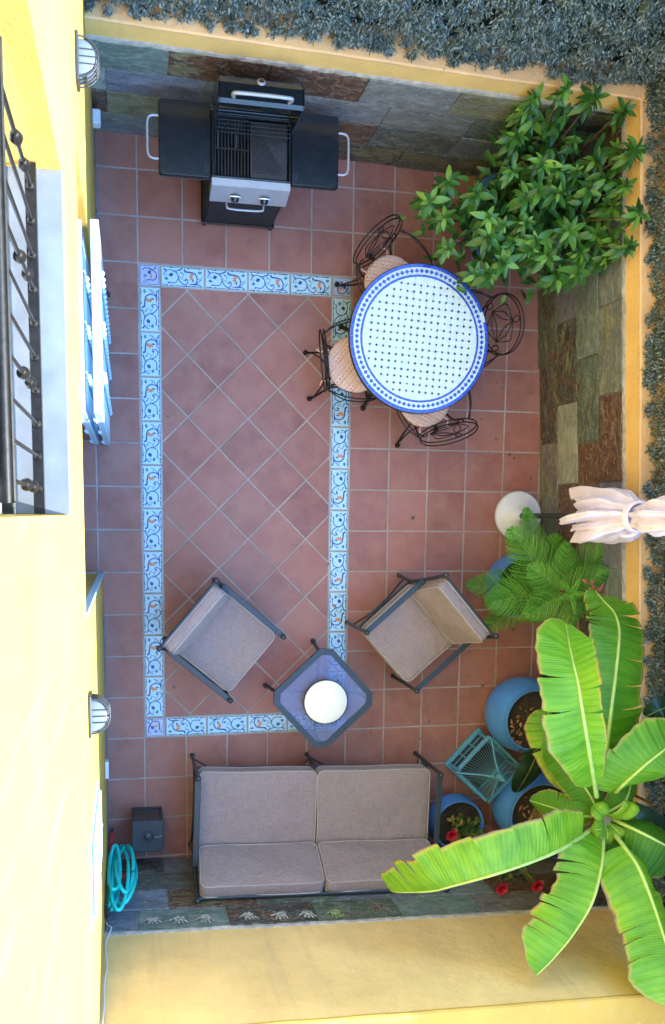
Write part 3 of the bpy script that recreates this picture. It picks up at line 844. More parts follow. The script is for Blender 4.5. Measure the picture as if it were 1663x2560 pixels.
def hedge(label, p0, p1, z0, z1, dens, dens_hi, z_split):
    d, n, L = wall_frame(p0, p1)
    mid = (V((p0[0], p0[1], 0)) + V((p1[0], p1[1], 0))) / 2 + V((0, 0, z0))
    root = thing('hedge', label, 'hedge', mid, group=None)
    m = MB(); a = V((p0[0], p0[1], 0)) - mid; b = V((p1[0], p1[1], 0)) - mid
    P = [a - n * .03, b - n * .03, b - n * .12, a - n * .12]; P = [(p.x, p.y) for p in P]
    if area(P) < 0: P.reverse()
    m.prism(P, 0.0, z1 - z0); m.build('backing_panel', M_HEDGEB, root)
    Pn = []; Dn = []; Ln = []; Wd = []
    for za, zb, de in ((z0 + .02, z_split, dens), (z_split, z1, dens_hi)):
        k = int(L * (zb - za) * de); big = 1.0 if zb == z_split else 1.75
        s = rs.rand(k) * L; z = za + rs.rand(k) * (zb - za)
        lump = np.array([noise.noise((s[i] * 5, z[i] * 6, 1.7)) + .6 * noise.noise((s[i] * 14, z[i] * 11, 4.7)) for i in range(k)])
        keep = rs.rand(k) < np.clip(.85 + lump * .9, .45, 1); s, z, lump = s[keep], z[keep], lump[keep]; k = len(s)
        # tufts hanging over the coping
        if za < z0 + .1:
            q = int(L * 130); s2 = np.repeat(rs.rand(int(L * 9)) * L, 15)[:q]; q = len(s2)
            s = np.concatenate([s, s2 + rs.normal(size=q) * .018]); z = np.concatenate([z, z0 + rs.uniform(-.0, .09, q)]); lump = np.concatenate([lump, np.repeat(rs.uniform(.4, 1.2, q // 15 + 1), 15)[:q]]); k = len(s)
        out = .01 + .055 * np.clip(lump + .40, 0, 1.2) + rs.rand(k) * .03
        base = np.array(a)[None] + np.array(d)[None] * s[:, None] + np.array(n)[None] * out[:, None]
        base[:, 2] = z - z0
        for q in range(9):
            ang = rs.rand(k) * 2 * pi; spread = rs.uniform(.25, .95, k)
            dirv = np.array(n)[None] * rs.uniform(.15, .8, k)[:, None] + np.array(d)[None] * (np.cos(ang) * spread)[:, None]
            dirv[:, 2] += np.sin(ang) * spread - rs.uniform(.1, .9, k)
            st = base + np.array(n)[None] * (rs.rand(k) * .03)[:, None] + dirv * (rs.rand(k) * .018)[:, None]
            st[:, 2] -= rs.rand(k) * .03
            Pn.append(st); Dn.append(dirv); Ln.append(rs.uniform(.014, .032, k) * rs.choice([.8, 1, 1.25], k) * big); Wd.append(rs.uniform(.006, .013, k) * big)
    Pn = np.concatenate(Pn); Dn = np.concatenate(Dn); Ln = np.concatenate(Ln); Wd = np.concatenate(Wd)
    U = rs.normal(size=Pn.shape)
    f = leaf_cloud('foliage', M_HEDGE, Pn, Dn, U, Ln, Wd, root); f['kind'] = 'stuff'
    # a few loose twigs hanging out
    m = MB()
    for q in range(26):
        s = rs.rand() * L; z = rs.uniform(.02, .8); p = a + d * s + n * .05 + V((0, 0, z))
        m.tube(spline([p, p + n * .06 + d * rs.uniform(-.05, .05), p + n * rs.uniform(.10, .17) + d * rs.uniform(-.1, .1) + V((0, 0, rs.uniform(-.08, .02)))], 4), .0012, 4)
    tw = m.build('twigs', M_TWIG, root); tw['kind'] = 'stuff'
    return root
off = .155
h1 = hedge('grey green hedge screen on the wall behind the barbecue', (-.30, YF(-.3) + off), (XR(4.6) + .45, YF(3.3) + off), 1.44, 3.0, 2600, 800, 2.3)
h2 = hedge('dark green hedge screen along the right wall beside the parasol', (XR(5.0) + off, 5.0), (XR(-2.7) + off, -2.7), 1.44, 3.5, 2600, 700, 2.1)

# ------------------------------------------------------------------ house on the left
house = thing('house', 'yellow rendered house facade with black window railing and white shutters', 'building', (-.3, 1.8, 0))
HX = -.30
def hb(m, x0, x1, y0, y1, z0, z1, ch=0.0):
    m.box(((x0 + x1) / 2 + .3, (y0 + y1) / 2 - 1.8, (z0 + z1) / 2), (x1 - x0, y1 - y0, z1 - z0), ch)
DY0, DY1, DZ = 1.31, 3.35, 2.76
WY0, WY1, WZ0, WZ1 = 1.77, 2.87, 3.80, 6.1
m = MB()
for y0, y1, z0, z1 in ((-7, DY0, -.1, 9), (DY1, 9, -.1, 9), (DY0, DY1, DZ, WZ0), (DY0, DY1, WZ1, 9), (DY0, WY0, WZ0, WZ1), (WY1, DY1, WZ0, WZ1)):
    hb(m, -.75, HX, y0, y1, z0, z1)
m.build('facade', M_FACADE, house)
m = MB(); hb(m, -8, -.752, -7, 9, -.1, 9); m.build('house_body', M_FACADE, house)
m = MB(); hb(m, -8.2, -.34, -7.2, 9.2, 9.002, 9.2); m.build('roof', M_PAVE, house)
# skirting of cut tiles
y = -1.0
while y < 4.5:
    y1 = y + T
    if not (y1 > DY0 and y < DY1):
        m = MB(); m.box((0, 0, 0), (.010, T - .006, .075), .002)
        m.build('skirting_tile', M_SILL, house, loc=(HX + .0055 + .3, (y + y1) / 2 - 1.8, .040))
    y = y1
m = MB(); hb(m, HX - .034, HX + .006, DY0 - .012, DY0 + .008, 0, DZ, .002); m.build('corner_trim', M_SHUT, house)
# glazed door at the back of the recess
m = MB(); hb(m, -.70, -.64, DY0 + .002, DY1 - .002, 0, .10); hb(m, -.70, -.64, DY0 + .002, DY1 - .002, DZ - .1, DZ - .002)
for yy in (DY0 + .05, (DY0 + DY1) / 2, DY1 - .05): hb(m, -.70, -.64, yy - .045, yy + .045, .101, DZ - .101)
dr = m.build('door', M_WHITE, house)
m = MB(); hb(m, -.675, -.665, DY0 + .1, DY1 - .1, .1, DZ - .1); inst('pane', m.mesh('pane', M_GLASSDK), dr)

# louvred shutters folded open in front of the doorway
def louver(y0, y1, x, z0, z1, th=.042):
    s = MB()
    hb(s, x - th / 2, x + th / 2, y0, y0 + .07, z0, z1, .003); hb(s, x - th / 2, x + th / 2, y1 - .07, y1, z0, z1, .003)
    hb(s, x - th / 2, x + th / 2, y0 + .0701, y1 - .0701, z0, z0 + .11, .003); hb(s, x - th / 2, x + th / 2, y0 + .0701, y1 - .0701, z1 - .09, z1, .003)
    for zz in (z0 + .3, z1 - .35, (z0 + z1) / 2):
        s.tube([(x + .3 - th * .5, y0 - 1.8 - .001, zz - .05), (x + .3 - th * .5, y0 - 1.8 - .001, zz + .05)], .012, 10)
    f = s.build('shutter', M_SHUT, house)
    q = MB(); q.box((0, 0, 0), (.052, y1 - y0 - .142, .007), .0015, M=Matrix.Rotation(-.9, 4, 'Y')); me = q.mesh('slat', M_SHUT)
    k = int((z1 - z0 - .22) / .062)
    for i in range(k):
        inst('slat', me, f, (x + .3, (y0 + y1) / 2 - 1.8, z0 + .135 + i * .062))
    q = MB()
    for yy in (y0 + .22, (y0 + y1) / 2, y1 - .22):
        q.tube([(x + .3 + th * .62, yy - 1.8, z0 + .13), (x + .3 + th * .62, yy - 1.8, z1 - .11)], .006, 6)
        for i in range(0, k, 2): q.ball((x + .3 + th * .7, yy - 1.8, z0 + .135 + i * .062), .016, 8)
    inst('louvre_rod', q.mesh('louvre_rod', M_SHUT), f)
    return f
louver(2.285, 3.235, -.247, .03, 2.18)
louver(2.288, 3.235, -.331, .03, 2.16)
m = MB(); hb(m, -.262, -.232, 3.30, 3.46, .26, .30, .004); m.bar((.045, 1.53, .28), (.10, 1.53, .28), .008); m.tube([(.075, 1.545, .28), (.085, 1.545, .24), (.09, 1.52, .22)], .009)
m.build('shutter_catch', M_LAMPF, house)
# small shuttered window low on the left
m = MB(); hb(m, HX - .001, HX + .008, -.14, .29, 1.98, 2.95, .002); sw = m.build('shutter', M_SHUT, house)
q = MB(); q.box((0, 0, 0), (.012, .36, .05), .003, M=Matrix.Rotation(.5, 4, 'Y')); me = q.mesh('slat', M_SHUT)
for i in range(13): inst('slat', me, sw, (.012, .075 - 1.8, 2.06 + i * .066))
q = MB()
for zz in (2.2, 2.45, 2.5, 2.8): q.ball((.016, .0 - 1.8 + (zz * 7 % .3), zz), .022, 10)
inst('louvre_rod', q.mesh('louvre_rod', M_SHUT), sw)
# first floor window: sill, frame, panes
m = MB(); hb(m, -.56, HX + .006, WY0 + .001, WY1 - .001, WZ0 - .03, WZ0 + .002, .003)
m.build('window_sill', M_SILL, house)
m = MB()
hb(m, -.56, -.50, WY0 + .001, WY1 - .001, WZ0 + .0025, WZ0 + .06, .004); hb(m, -.50, -.47, WY0 + .001, WY1 - .001, WZ0 + .0025, WZ0 + .03, .003)
hb(m, -.56, -.50, WY0 + .001, WY1 - .001, WZ1 - .07, WZ1 - .002, .004)
for yy in (WY0 + .04, (WY0 + WY1) / 2, WY1 - .04): hb(m, -.56, -.50, yy - .038, yy + .038, WZ0 + .061, WZ1 - .071, .004)
wf = m.build('window', M_WHITE, house)
m = MB(); hb(m, -.535, -.525, WY0 + .08, WY1 - .08, WZ0 + .06, WZ1 - .07); inst('pane', m.mesh('pane', M_GLASSDK), wf)
# railing
RX = -.388
m = MB(); hb(m, RX - .018, RX + .018, WY0 + .004, WY1 - .004, WZ0 + .045, WZ0 + .058, .002); rail = m.build('railing', M_IRON, house)
m = MB(); hb(m, RX - .022, RX + .022, 1.80, 2.84, 4.640, 4.652, .004); m.tube([(RX + .3, 1.80 - 1.8, 4.655), (RX + .3, 2.84 - 1.8, 4.655)], .015, 10)
hb(m, RX - .014, RX + .014, WY0 + .004, 2.86, 4.615, 4.632, .002)
inst('handrail', m.mesh('handrail', M_IRON), rail)
b1 = MB(); b1.tube([(0, 0, 0), (0, 0, .76)], .0058, 8); b1.lathe([(.014, 0), (.014, .008), (.007, .016)], n=10)
b2 = MB(); b2.tube([(0, 0, 0), (0, 0, .76)], .0065, 8); b2.lathe([(.014, 0), (.014, .008), (.007, .016)], n=10)
for zz in (.17, .36): b2.lathe([(.007, zz - .032), (.013, zz - .026), (.011, zz - .018), (.016, zz - .012), (.019, zz), (.016, zz + .012), (.013, zz + .018), (.013, zz + .026), (.007, zz + .032)], n=14)
me1, me2 = b1.mesh('baluster', M_IRON), b2.mesh('baluster', M_IRON)
for i, yy in enumerate((2.793, 2.690, 2.586, 2.482, 2.378, 2.272, 2.168, 2.063, 1.960, 1.857)):
    inst('baluster', me2 if i % 3 == 0 else me1, rail, (RX + .3, yy - 1.8, WZ0 + .058), (0, 0, i * .7))

# wall lamps, sockets, cable, hose
def wall_lamp(label, y, z, flip):
    t = thing('wall_lamp', label, 'lamp', (HX, y, z), group='half round lamps on the house wall')
    m = MB(); m.box((.008, 0, 0), (.015, .20, .135), .004); m.build('back_plate', M_LAMPF, t)
    prof = [(0.0, -.052), (.068, -.052), (.077, -.040), (.079, 0), (.077, .040), (.068, .052), (0.0, .0525)]
    m = MB(); m.lathe(prof, (.016, 0, 0), 20, a0=-pi / 2, a1=pi / 2); m.box((.0165, 0, 0), (.004, .154, .104)); m.build('lamp_shade', M_LAMP, t)
    m = MB()
    for zz in (-.053, -.020, .014, .050):
        arc = [(.016 + .083 * cos(a), .083 * sin(a), zz * 1.02) for a in [-pi / 2 + pi * i / 18 for i in range(19)]]
        m.tube(arc, .0042, 6)
    for a in (-1.2, -.55, 0, .55, 1.2):
        m.tube([(.016 + .083 * cos(a), .083 * sin(a), -.054), (.016 + .083 * cos(a), .083 * sin(a), .052)], .0045, 6)
    for q in (-.03, 0, .03): m.tube([(.02, q, .0545), (.016 + sqrt(.083 ** 2 - q * q), q, .0545)], .003, 6)
    m.build('lamp_guard', M_LAMPF, t)
    return t
wall_lamp('half round grey wall lamp high on the house wall by the barbecue corner', 3.765, 2.60, True)
wall_lamp('half round grey wall lamp on the house wall opposite the glass coffee table', .835, 2.72, False)
m = MB(); m.box((0, 0, 0), (.052, .095, .085), .006); m.box((.027, 0, .01), (.003, .085, .05), .001)
tag(m.build('socket_box', M_PLASTIC, loc=(HX + .028, 4.44, .42)), 'grey white socket box low on the house wall near the barbecue', 'socket')
m = MB(); m.box((0, 0, 0), (.026, .13, .08), .004)
tag(m.build('junction_box', M_PLASTIC, loc=(HX + .0142, -.115, .42)), 'small white junction box low on the house wall near the dark lantern', 'socket')
pts = spline([(HX + .008, -.985, 1.10), (HX + .02, -.985, 1.15), (HX + .045, -.98, 1.20), (HX + .03, -.99, 1.27), (HX + .012, -.99, 1.42), (HX + .020, -.985, 1.56), (HX + .028, -.99, 1.70), (HX + .016, -.988, 1.9), (HX + .022, -.99, 2.1), (HX + .018, -.99, 2.40), (HX + .02, -1.2, 2.414), (HX + .03, -1.4, 2.42)], 6)
m = MB(); m.tube(pts, .0048, 6)
tag(m.build('cable', M_PLASTIC), 'thin white cable climbing the yellow wall in the near left corner', 'cable')

# ------------------------------------------------------------------ garden hose on the house wall
t = thing('garden_hose', 'coiled turquoise garden hose hanging on the house wall above the slate corner', 'hose', (HX, -.86, 0))
def coil(cy, z0, z1, x0, x1, n=18, ph=0.0):
    P = []
    for i in range(n):
        a = 2 * pi * i / n + ph
        P.append((x0 + (x1 - x0) * (.5 + .5 * cos(a)), cy + .03 * sin(a * 2 + ph * 9), (z0 + z1) / 2 + (z1 - z0) / 2 * sin(a)))
    return P
m = MB()
for c in ((.0, .08, 1.10, .05, .215, 0), (.03, .14, 1.20, .022, .160, .2), (-.03, .26, 1.16, .02, .085, -.1), (.055, .20, 1.02, .07, .195, .3), (.02, .16, 1.12, .02, .05, .1), (-.05, .22, 1.06, .024, .065, 0), (.075, .30, 1.10, .02, .10, .5)):
    m.tube(spline(coil(*c[:5], ph=c[5]), 4, True), .0135, 8, closed=True)
m.build('hose', M_HOSE, t)
m = MB(); m.tube([(.035, .13, .10), (.032, .12, .18), (.03, .10, .27)], .016, 10, radii=[.012, .018, .015]); m.tube([(.03, .09, .27), (.028, .06, .36)], .0125, 8)
m.tube([(.10, .02, .66), (.12, .01, .70)], .017, 10)
m.build('hose_connector', M_RED, t)
m = MB(); m.tube([(.037, .135, .03), (.036, .132, .10)], .010, 8); m.box((.012, 0, 1.19), (.025, .10, .03), .004); m.build('hose_nozzle', M_BLACK, t)

# ------------------------------------------------------------------ cushions
def rrect(w, d, r, n=5):
    P = []
    for cx, cy, a0 in ((w / 2 - r, d / 2 - r, 0), (-w / 2 + r, d / 2 - r, pi / 2), (-w / 2 + r, -d / 2 + r, pi), (w / 2 - r, -d / 2 + r, 1.5 * pi)):
        for i in range(n + 1):
            a = a0 + pi / 2 * i / n; P.append(V((cx + r * cos(a), cy + r * sin(a), 0)))
    # add points along the straight edges so that they can bow a little
    Q = []
    for i in range(len(P)):
        a, b = P[i], P[(i + 1) % len(P)]; Q.append(a)
        L = (b - a).length
        if L > .1:
            for k in range(1, 6): Q.append(a.lerp(b, k / 6))
    return Q
def cushion(parent, name, w, d, h, M, bow=.02, r=.04, seed=0):
    rnd = random.Random(seed); O = rrect(w, d, r); m = MB(); ph = rnd.uniform(0, 6)
    def ring(s, z, k=0.0):
        out = []
        for p in O:
            q = p.copy()
            e = 1 + .012 * sin(p.x * 9 + ph) * sin(p.y * 8 + ph)
            wob = .007 * noise.noise((p.x * s * 4 + ph, p.y * s * 4, z * 3)) + .003 * noise.noise((p.x * s * 15 + ph, p.y * s * 15, z * 3))
            out.append(M @ V((q.x * s * e, q.y * s * e, z + wob + k * ((noise.noise((q.x * s * 5 + ph, q.y * s * 5, 0))) * .012 + noise.noise((q.x * s * 14 + ph, q.y * s * 9, 2)) * .004))))
        return out
    R = []
    for s in (.0, .25, .5, .72, .88, .96): R.append(ring(max(s, .002), -bow * (1 - s ** 2.5), 1))
    R += [ring(.992, .004), ring(1.008, h * .25), ring(1.012, h * .5), ring(1.008, h * .75), ring(.992, h - .004)]
    for s in (.96, .88, .72, .5, .25, .0): R.append(ring(max(s, .002), h + bow * (1 - s ** 2.5), 1))
    m.loft(R); c = m.build(name, M_FABRIC, parent)
    m = MB(); m.tube(ring(.994, h - .001), .0052, 6, closed=True); m.tube(ring(.994, .001), .0052, 6, closed=True)
    m.build('piping', M_PIPING, c)
    return c

# ------------------------------------------------------------------ two armchairs
def armchair(label, loc, f, seed):
    t = thing('armchair', label, 'armchair', (loc[0], loc[1], 0), atan2(f[1], f[0]) - pi / 2, group='cushioned metal armchairs by the glass table')
    B = M_FRAME
    for s in (-1, 1):
        m = MB(); m.tube([(s * .305, .285, 0), (s * .305, .285, .62)], .014, 8); m.ball((s * .305, .285, .635), .021); m.ball((s * .305, .285, .014), .019)
        m.build('leg', B, t)
        m = MB(); m.tube(spline([(s * .305, -.30, 0), (s * .305, -.28, .22), (s * .305, -.275, .42), (s * .305, -.32, .64), (s * .305, -.392, .885)], 4), .014, 8); m.ball((s * .305, -.397, .902), .021); m.ball((s * .305, -.30, .014), .019)
        m.build('leg', B, t)
        m = MB(); m.flat((s * .305, .283, .612), (s * .305, -.305, .622), .042, .012, ch=.003); m.build('arm', B, t)
        m = MB(); m.tube(spline([(s * .305, .27, .20), (s * .305, .12, .30), (s * .305, -.06, .29), (s * .305, -.26, .2)], 5), .008, 6); m.build('brace', B, t)
    m = MB()
    for y in (.27, -.27): m.flat((-.3, y, .325), (.3, y, .325), .025, .022)
    for x in (-.29, .29): m.flat((x, .258, .325), (x, -.258, .325), .022, .022)
    for x in (-.18, -.06, .06, .18): m.flat((x, .258, .326), (x, -.258, .326), .03, .006)
    m.build('seat_frame', B, t)
    m = MB(); m.tube([(-.305, -.392, .872), (.305, -.392, .872)], .012, 8); m.tube([(-.305, -.285, .47), (.305, -.285, .47)], .010, 8)
    for x in (-.2, -.1, 0, .1, .2): m.tube([(x, -.285, .47), (x, -.39, .87)], .006, 6)
    m.build('back_frame', B, t)
    cushion(t, 'seat_cushion', .57, .565, .105, Matrix.Translation((0, .0, .342)), .014, .05, seed)
    cushion(t, 'back_cushion', .555, .43, .085, Matrix.Translation((0, -.325, .668)) @ Matrix.Rotation(radians(105), 4, 'X') @ Matrix.Translation((0, 0, -.085)), .014, .04, seed + 1)
    return t
armchair('taupe cushioned armchair inside the painted tile border, left of the glass table', (.592, .835), (.76, -.645), 1)
armchair('taupe cushioned armchair between the painted tile border and the potted pine', (2.058, .862), (-.75, -.66), 5)

# ------------------------------------------------------------------ sofa
t = thing('sofa', 'two seat taupe cushioned metal sofa with its back to the yellow wall', 'sofa', (1.318, -.213, 0), -.037)
B = M_FRAME
for s in (-1, 1):
    m = MB(); m.tube([(s * .945, .02, 0), (s * .945, .02, .62)], .015, 8); m.ball((s * .945, .02, .637), .023); m.ball((s * .945, .02, .015), .021); m.build('leg', B, t)
    m = MB(); m.tube(spline([(s * .945, -.72, 0), (s * .945, -.67, .22), (s * .945, -.62, .42), (s * .945, -.72, .64), (s * .945, -.802, .875)], 4), .015, 8); m.ball((s * .945, -.806, .892), .022); m.build('leg', B, t)
    m = MB(); m.flat((s * .945, .015, .613), (s * .945, -.66, .625), .045, .012, ch=.003); m.build('arm', B, t)
    m = MB(); m.tube([(s * .945, .02, .10), (s * .86, .02, .31)], .007, 6); m.tube(spline([(s * .945, 0, .2), (s * .945, -.2, .3), (s * .945, -.45, .29), (s * .945, -.62, .2)], 5), .008, 6); m.build('brace', B, t)
m = MB(); m.tube([(.0, .02, 0), (.0, .0, .32)], .014, 8); m.ball((0, .02, .015), .02); m.build('leg', B, t)
m = MB(); m.tube([(0, .02, .10), (-.09, .01, .31)], .007, 6); m.tube([(0, .02, .10), (.09, .01, .31)], .007, 6); m.build('brace', B, t)
m = MB(); m.tube([(0, -.70, 0), (0, -.63, .32)], .014, 8); m.build('leg', B, t)
m = MB()
for y in (.0, -.60): m.flat((-.94, y, .322), (.94, y, .322), .03, .028)
for x in (-.93, 0, .93): m.flat((x, -.015, .322), (x, -.585, .322), .028, .024)
m.build('seat_frame', B, t)
m = MB(); m.tube([(-.945, -.802, .862), (.945, -.802, .862)], .014, 8)
for i in range(13): m.tube([(-.84 + i * .14, -.66, .45), (-.84 + i * .14, -.80, .86)], .006, 6)
m.build('back_frame', B, t)
for s, sd in ((-1, 11), (1, 15)):
    cushion(t, 'seat_cushion', .92, .66, .125, Matrix.Translation((s * .465, -.315, .340)) @ Matrix.Rotation(s * .006, 4, 'Z'), .016, .05, sd)
    cushion(t, 'back_cushion', .915, .43, .10, Matrix.Translation((s * .463, -.718, .668)) @ Matrix.Rotation(radians(111), 4, 'X') @ Matrix.Translation((0, 0, -.10)), .016, .05, sd + 1)

# ------------------------------------------------------------------ glass coffee table with candle
t = thing('coffee_table', 'octagonal glass topped metal coffee table between the armchairs and the sofa', 'coffee table', (1.345, .380, 0), -.045)
def octa(a, c): return [(c, a), (-c, a), (-a, c), (-a, -c), (-c, -a), (c, -a), (a, -c), (a, c)]
O, I = octa(.385, .052), octa(.338, .036)
m = MB()
for i in range(8):
    j = (i + 1) % 8
    q = [O[i], O[j], I[j], I[i]]
    vs = [(p[0], p[1], z) for z in (.478, .502) for p in q]
    m.add(vs, [(0, 3, 2, 1), (4, 5, 6, 7), (0, 1, 5, 4), (2, 3, 7, 6)])
m.build('frame', M_FRAME, t)
m = MB(); m.prism(octa(.340, .037), .488, .494); m.build('glass_top', mat_glass(), t)
for k in range(4):
    a = k * pi / 2; c, s = cos(a), sin(a); R = lambda p: (p[0] * c - p[1] * s, p[0] * s + p[1] * c, p[2])
    m = MB(); m.tube([R(p) for p in spline([(0, .372, 0), (0, .352, .12), (0, .335, .26), (0, .352, .40), (0, .362, .478)], 5)], .015, 8)
    m.tube([R((0, .376, 0)), R((0, .372, .03))], .021, 10); m.ball(R((0, .362, .43)), .021)
    m.build('leg', M_FRAME, t)
m = MB()
for a in (pi / 4 + pi / 4, 0): m.tube([(.335 * cos(a), .335 * sin(a), .245), (-.335 * cos(a), -.335 * sin(a), .245)], .008, 6)
m.build('stretcher', M_FRAME, t)
t = thing('candle', 'wide round cream candle in a dark bowl on the glass coffee table', 'candle', (1.350, .365, .5025))
m = MB(); m.lathe([(0, 0), (.13, 0), (.160, .008), (.172, .030), (.174, .052), (.170, .054), (.165, .046)], n=40); m.build('bowl', M_CAST, t)
m = MB(); m.lathe([(.166, .030), (.166, .051), (.163, .0545), (.05, .0555), (0, .055)], n=40); m.build('wax', M_CREAM, t)

# ------------------------------------------------------------------ round mosaic table
t = thing('mosaic_table', 'round blue and white mosaic table on black iron legs', 'table', (1.966, 3.032, 0), 0)
m = MB(); m.lathe([(0, .70), (.505, .70), (.518, .706), (.518, .737), (.512, .7395), (0, .7395)], n=72); m.build('table_slab', M_WHITE_TESS, t)
m = MB(); m.lathe([(.5185, .704), (.522, .704), (.522, .738), (.5185, .738)], n=72); m.build('iron_rim', M_IRON, t)
NR = 44; rnd = random.Random(3)
def sector(r0, r1, a0, a1, n=2):
    return [(r0 * cos(a0 + (a1 - a0) * i / n), r0 * sin(a0 + (a1 - a0) * i / n)) for i in range(n, -1, -1)] + [(r1 * cos(a0 + (a1 - a0) * i / n), r1 * sin(a0 + (a1 - a0) * i / n)) for i in range(n + 1)]
def ringtiles(r0, r1, N, nm, mt, gap):
    p = sector(r0, r1, gap / r1, 2 * pi / N - gap / r1); 
    if area(p) < 0: p.reverse()
    q = MB(); q.prism(p, .7396, .7425, .0007); me = q.mesh(nm, mt)
    for i in range(N):
        if nm == 'rim_tile' and i == 2: continue         # one piece has fallen out
        inst(nm, me, t, (0, 0, rnd.uniform(-.0004, .0005)), (0, 0, 2 * pi * i / N))
ringtiles(.4945, .517, NR, 'rim_tile', M_BLUE_TESS, .0011)
ringtiles(.4285, .4435, NR, 'ring_tile', M_BLUE_TESS, .001)
q = MB(); q.prism([(.0155, 0), (0, .0165), (-.0155, 0), (0, -.0165)], .7396, .7426, .0008); me = q.mesh('diamond_tile', M_BLUE_TESS)
ND = 80
for i in range(ND):
    a = 2 * pi * i / ND
    inst('diamond_tile', me, t, (.469 * cos(a), .469 * sin(a), rnd.uniform(-.0004, .0004)), (0, 0, a + rnd.uniform(-.06, .06)))
PT, CUT, g_ = .0492, .0100, .0004
h = PT / 2 - g_
OCT = [(h, -h + CUT), (h, h - CUT), (h - CUT, h), (-h + CUT, h), (-h, h - CUT), (-h, -h + CUT), (-h + CUT, -h), (h - CUT, -h)]
q = MB(); q.prism(OCT, .7396, .7424, .0007); me = q.mesh('mosaic_tile', M_WHITE_TESS)
dots = MB(); ra = radians(-3.5); RC = .4275
for i in range(-9, 10):
    for j in range(-9, 10):
        x, y = i * PT, j * PT
        dx, dy = x + PT / 2, y + PT / 2
        if sqrt(dx * dx + dy * dy) < RC - .012:
            w = .0105 * rnd.uniform(.88, 1.1); px, py = dx * cos(ra) - dy * sin(ra), dx * sin(ra) + dy * cos(ra); a = ra + rnd.uniform(-.15, .15)
            dots.prism([(px + w * cos(a + k * pi / 2), py + w * sin(a + k * pi / 2)) for k in range(4)], .7396, .7425 + rnd.uniform(-.0003, .0003))
        far = max(sqrt((x + a) ** 2 + (y + b) ** 2) for a in (-h, h) for b in (-h, h))
        if far < RC:
            inst('mosaic_tile', me, t, (x * cos(ra) - y * sin(ra), x * sin(ra) + y * cos(ra), rnd.uniform(-.0003, .0003)), (rnd.uniform(-.006, .006), rnd.uniform(-.006, .006), ra + rnd.uniform(-.012, .012)))
        else:
            p = [(x + a, y + b) for a, b in OCT]
            for k in range(48):
                th = 2 * pi * k / 48; p = clip_poly(p, (cos(th), sin(th)), RC)
                if len(p) < 3: break
            if len(p) < 3 or area(p) < 6e-5: continue
            q = MB(); q.prism([(a * cos(ra) - b * sin(ra), a * sin(ra) + b * cos(ra)) for a, b in p], .7396, .7423); q.build('mosaic_tile', M_WHITE_TESS, t)
o = dots.build('dot_tiles', M_DARK_TESS, t); o['kind'] = 'stuff'
for k in range(4):
    a = radians(62 + 90 * k); c, s = cos(a), sin(a)
    m = MB(); m.tube([(r * c, r * s, z) for r, z in ((.10, .70), (.12, .5), (.20, .25), (.36, .05), (.455, .012))], .014, 8); m.ball((.46 * c, .46 * s, .014), .022)
    m.build('leg', M_IRON, t)
m = MB(); m.tube([(.135 * cos(i * pi / 10), .135 * sin(i * pi / 10), .44) for i in range(20)], .008, 6, closed=True)
m.tube([(.40 * cos(i * pi / 16), .40 * sin(i * pi / 16), .69) for i in range(32)], .010, 6, closed=True); m.build('leg_ring', M_IRON, t)

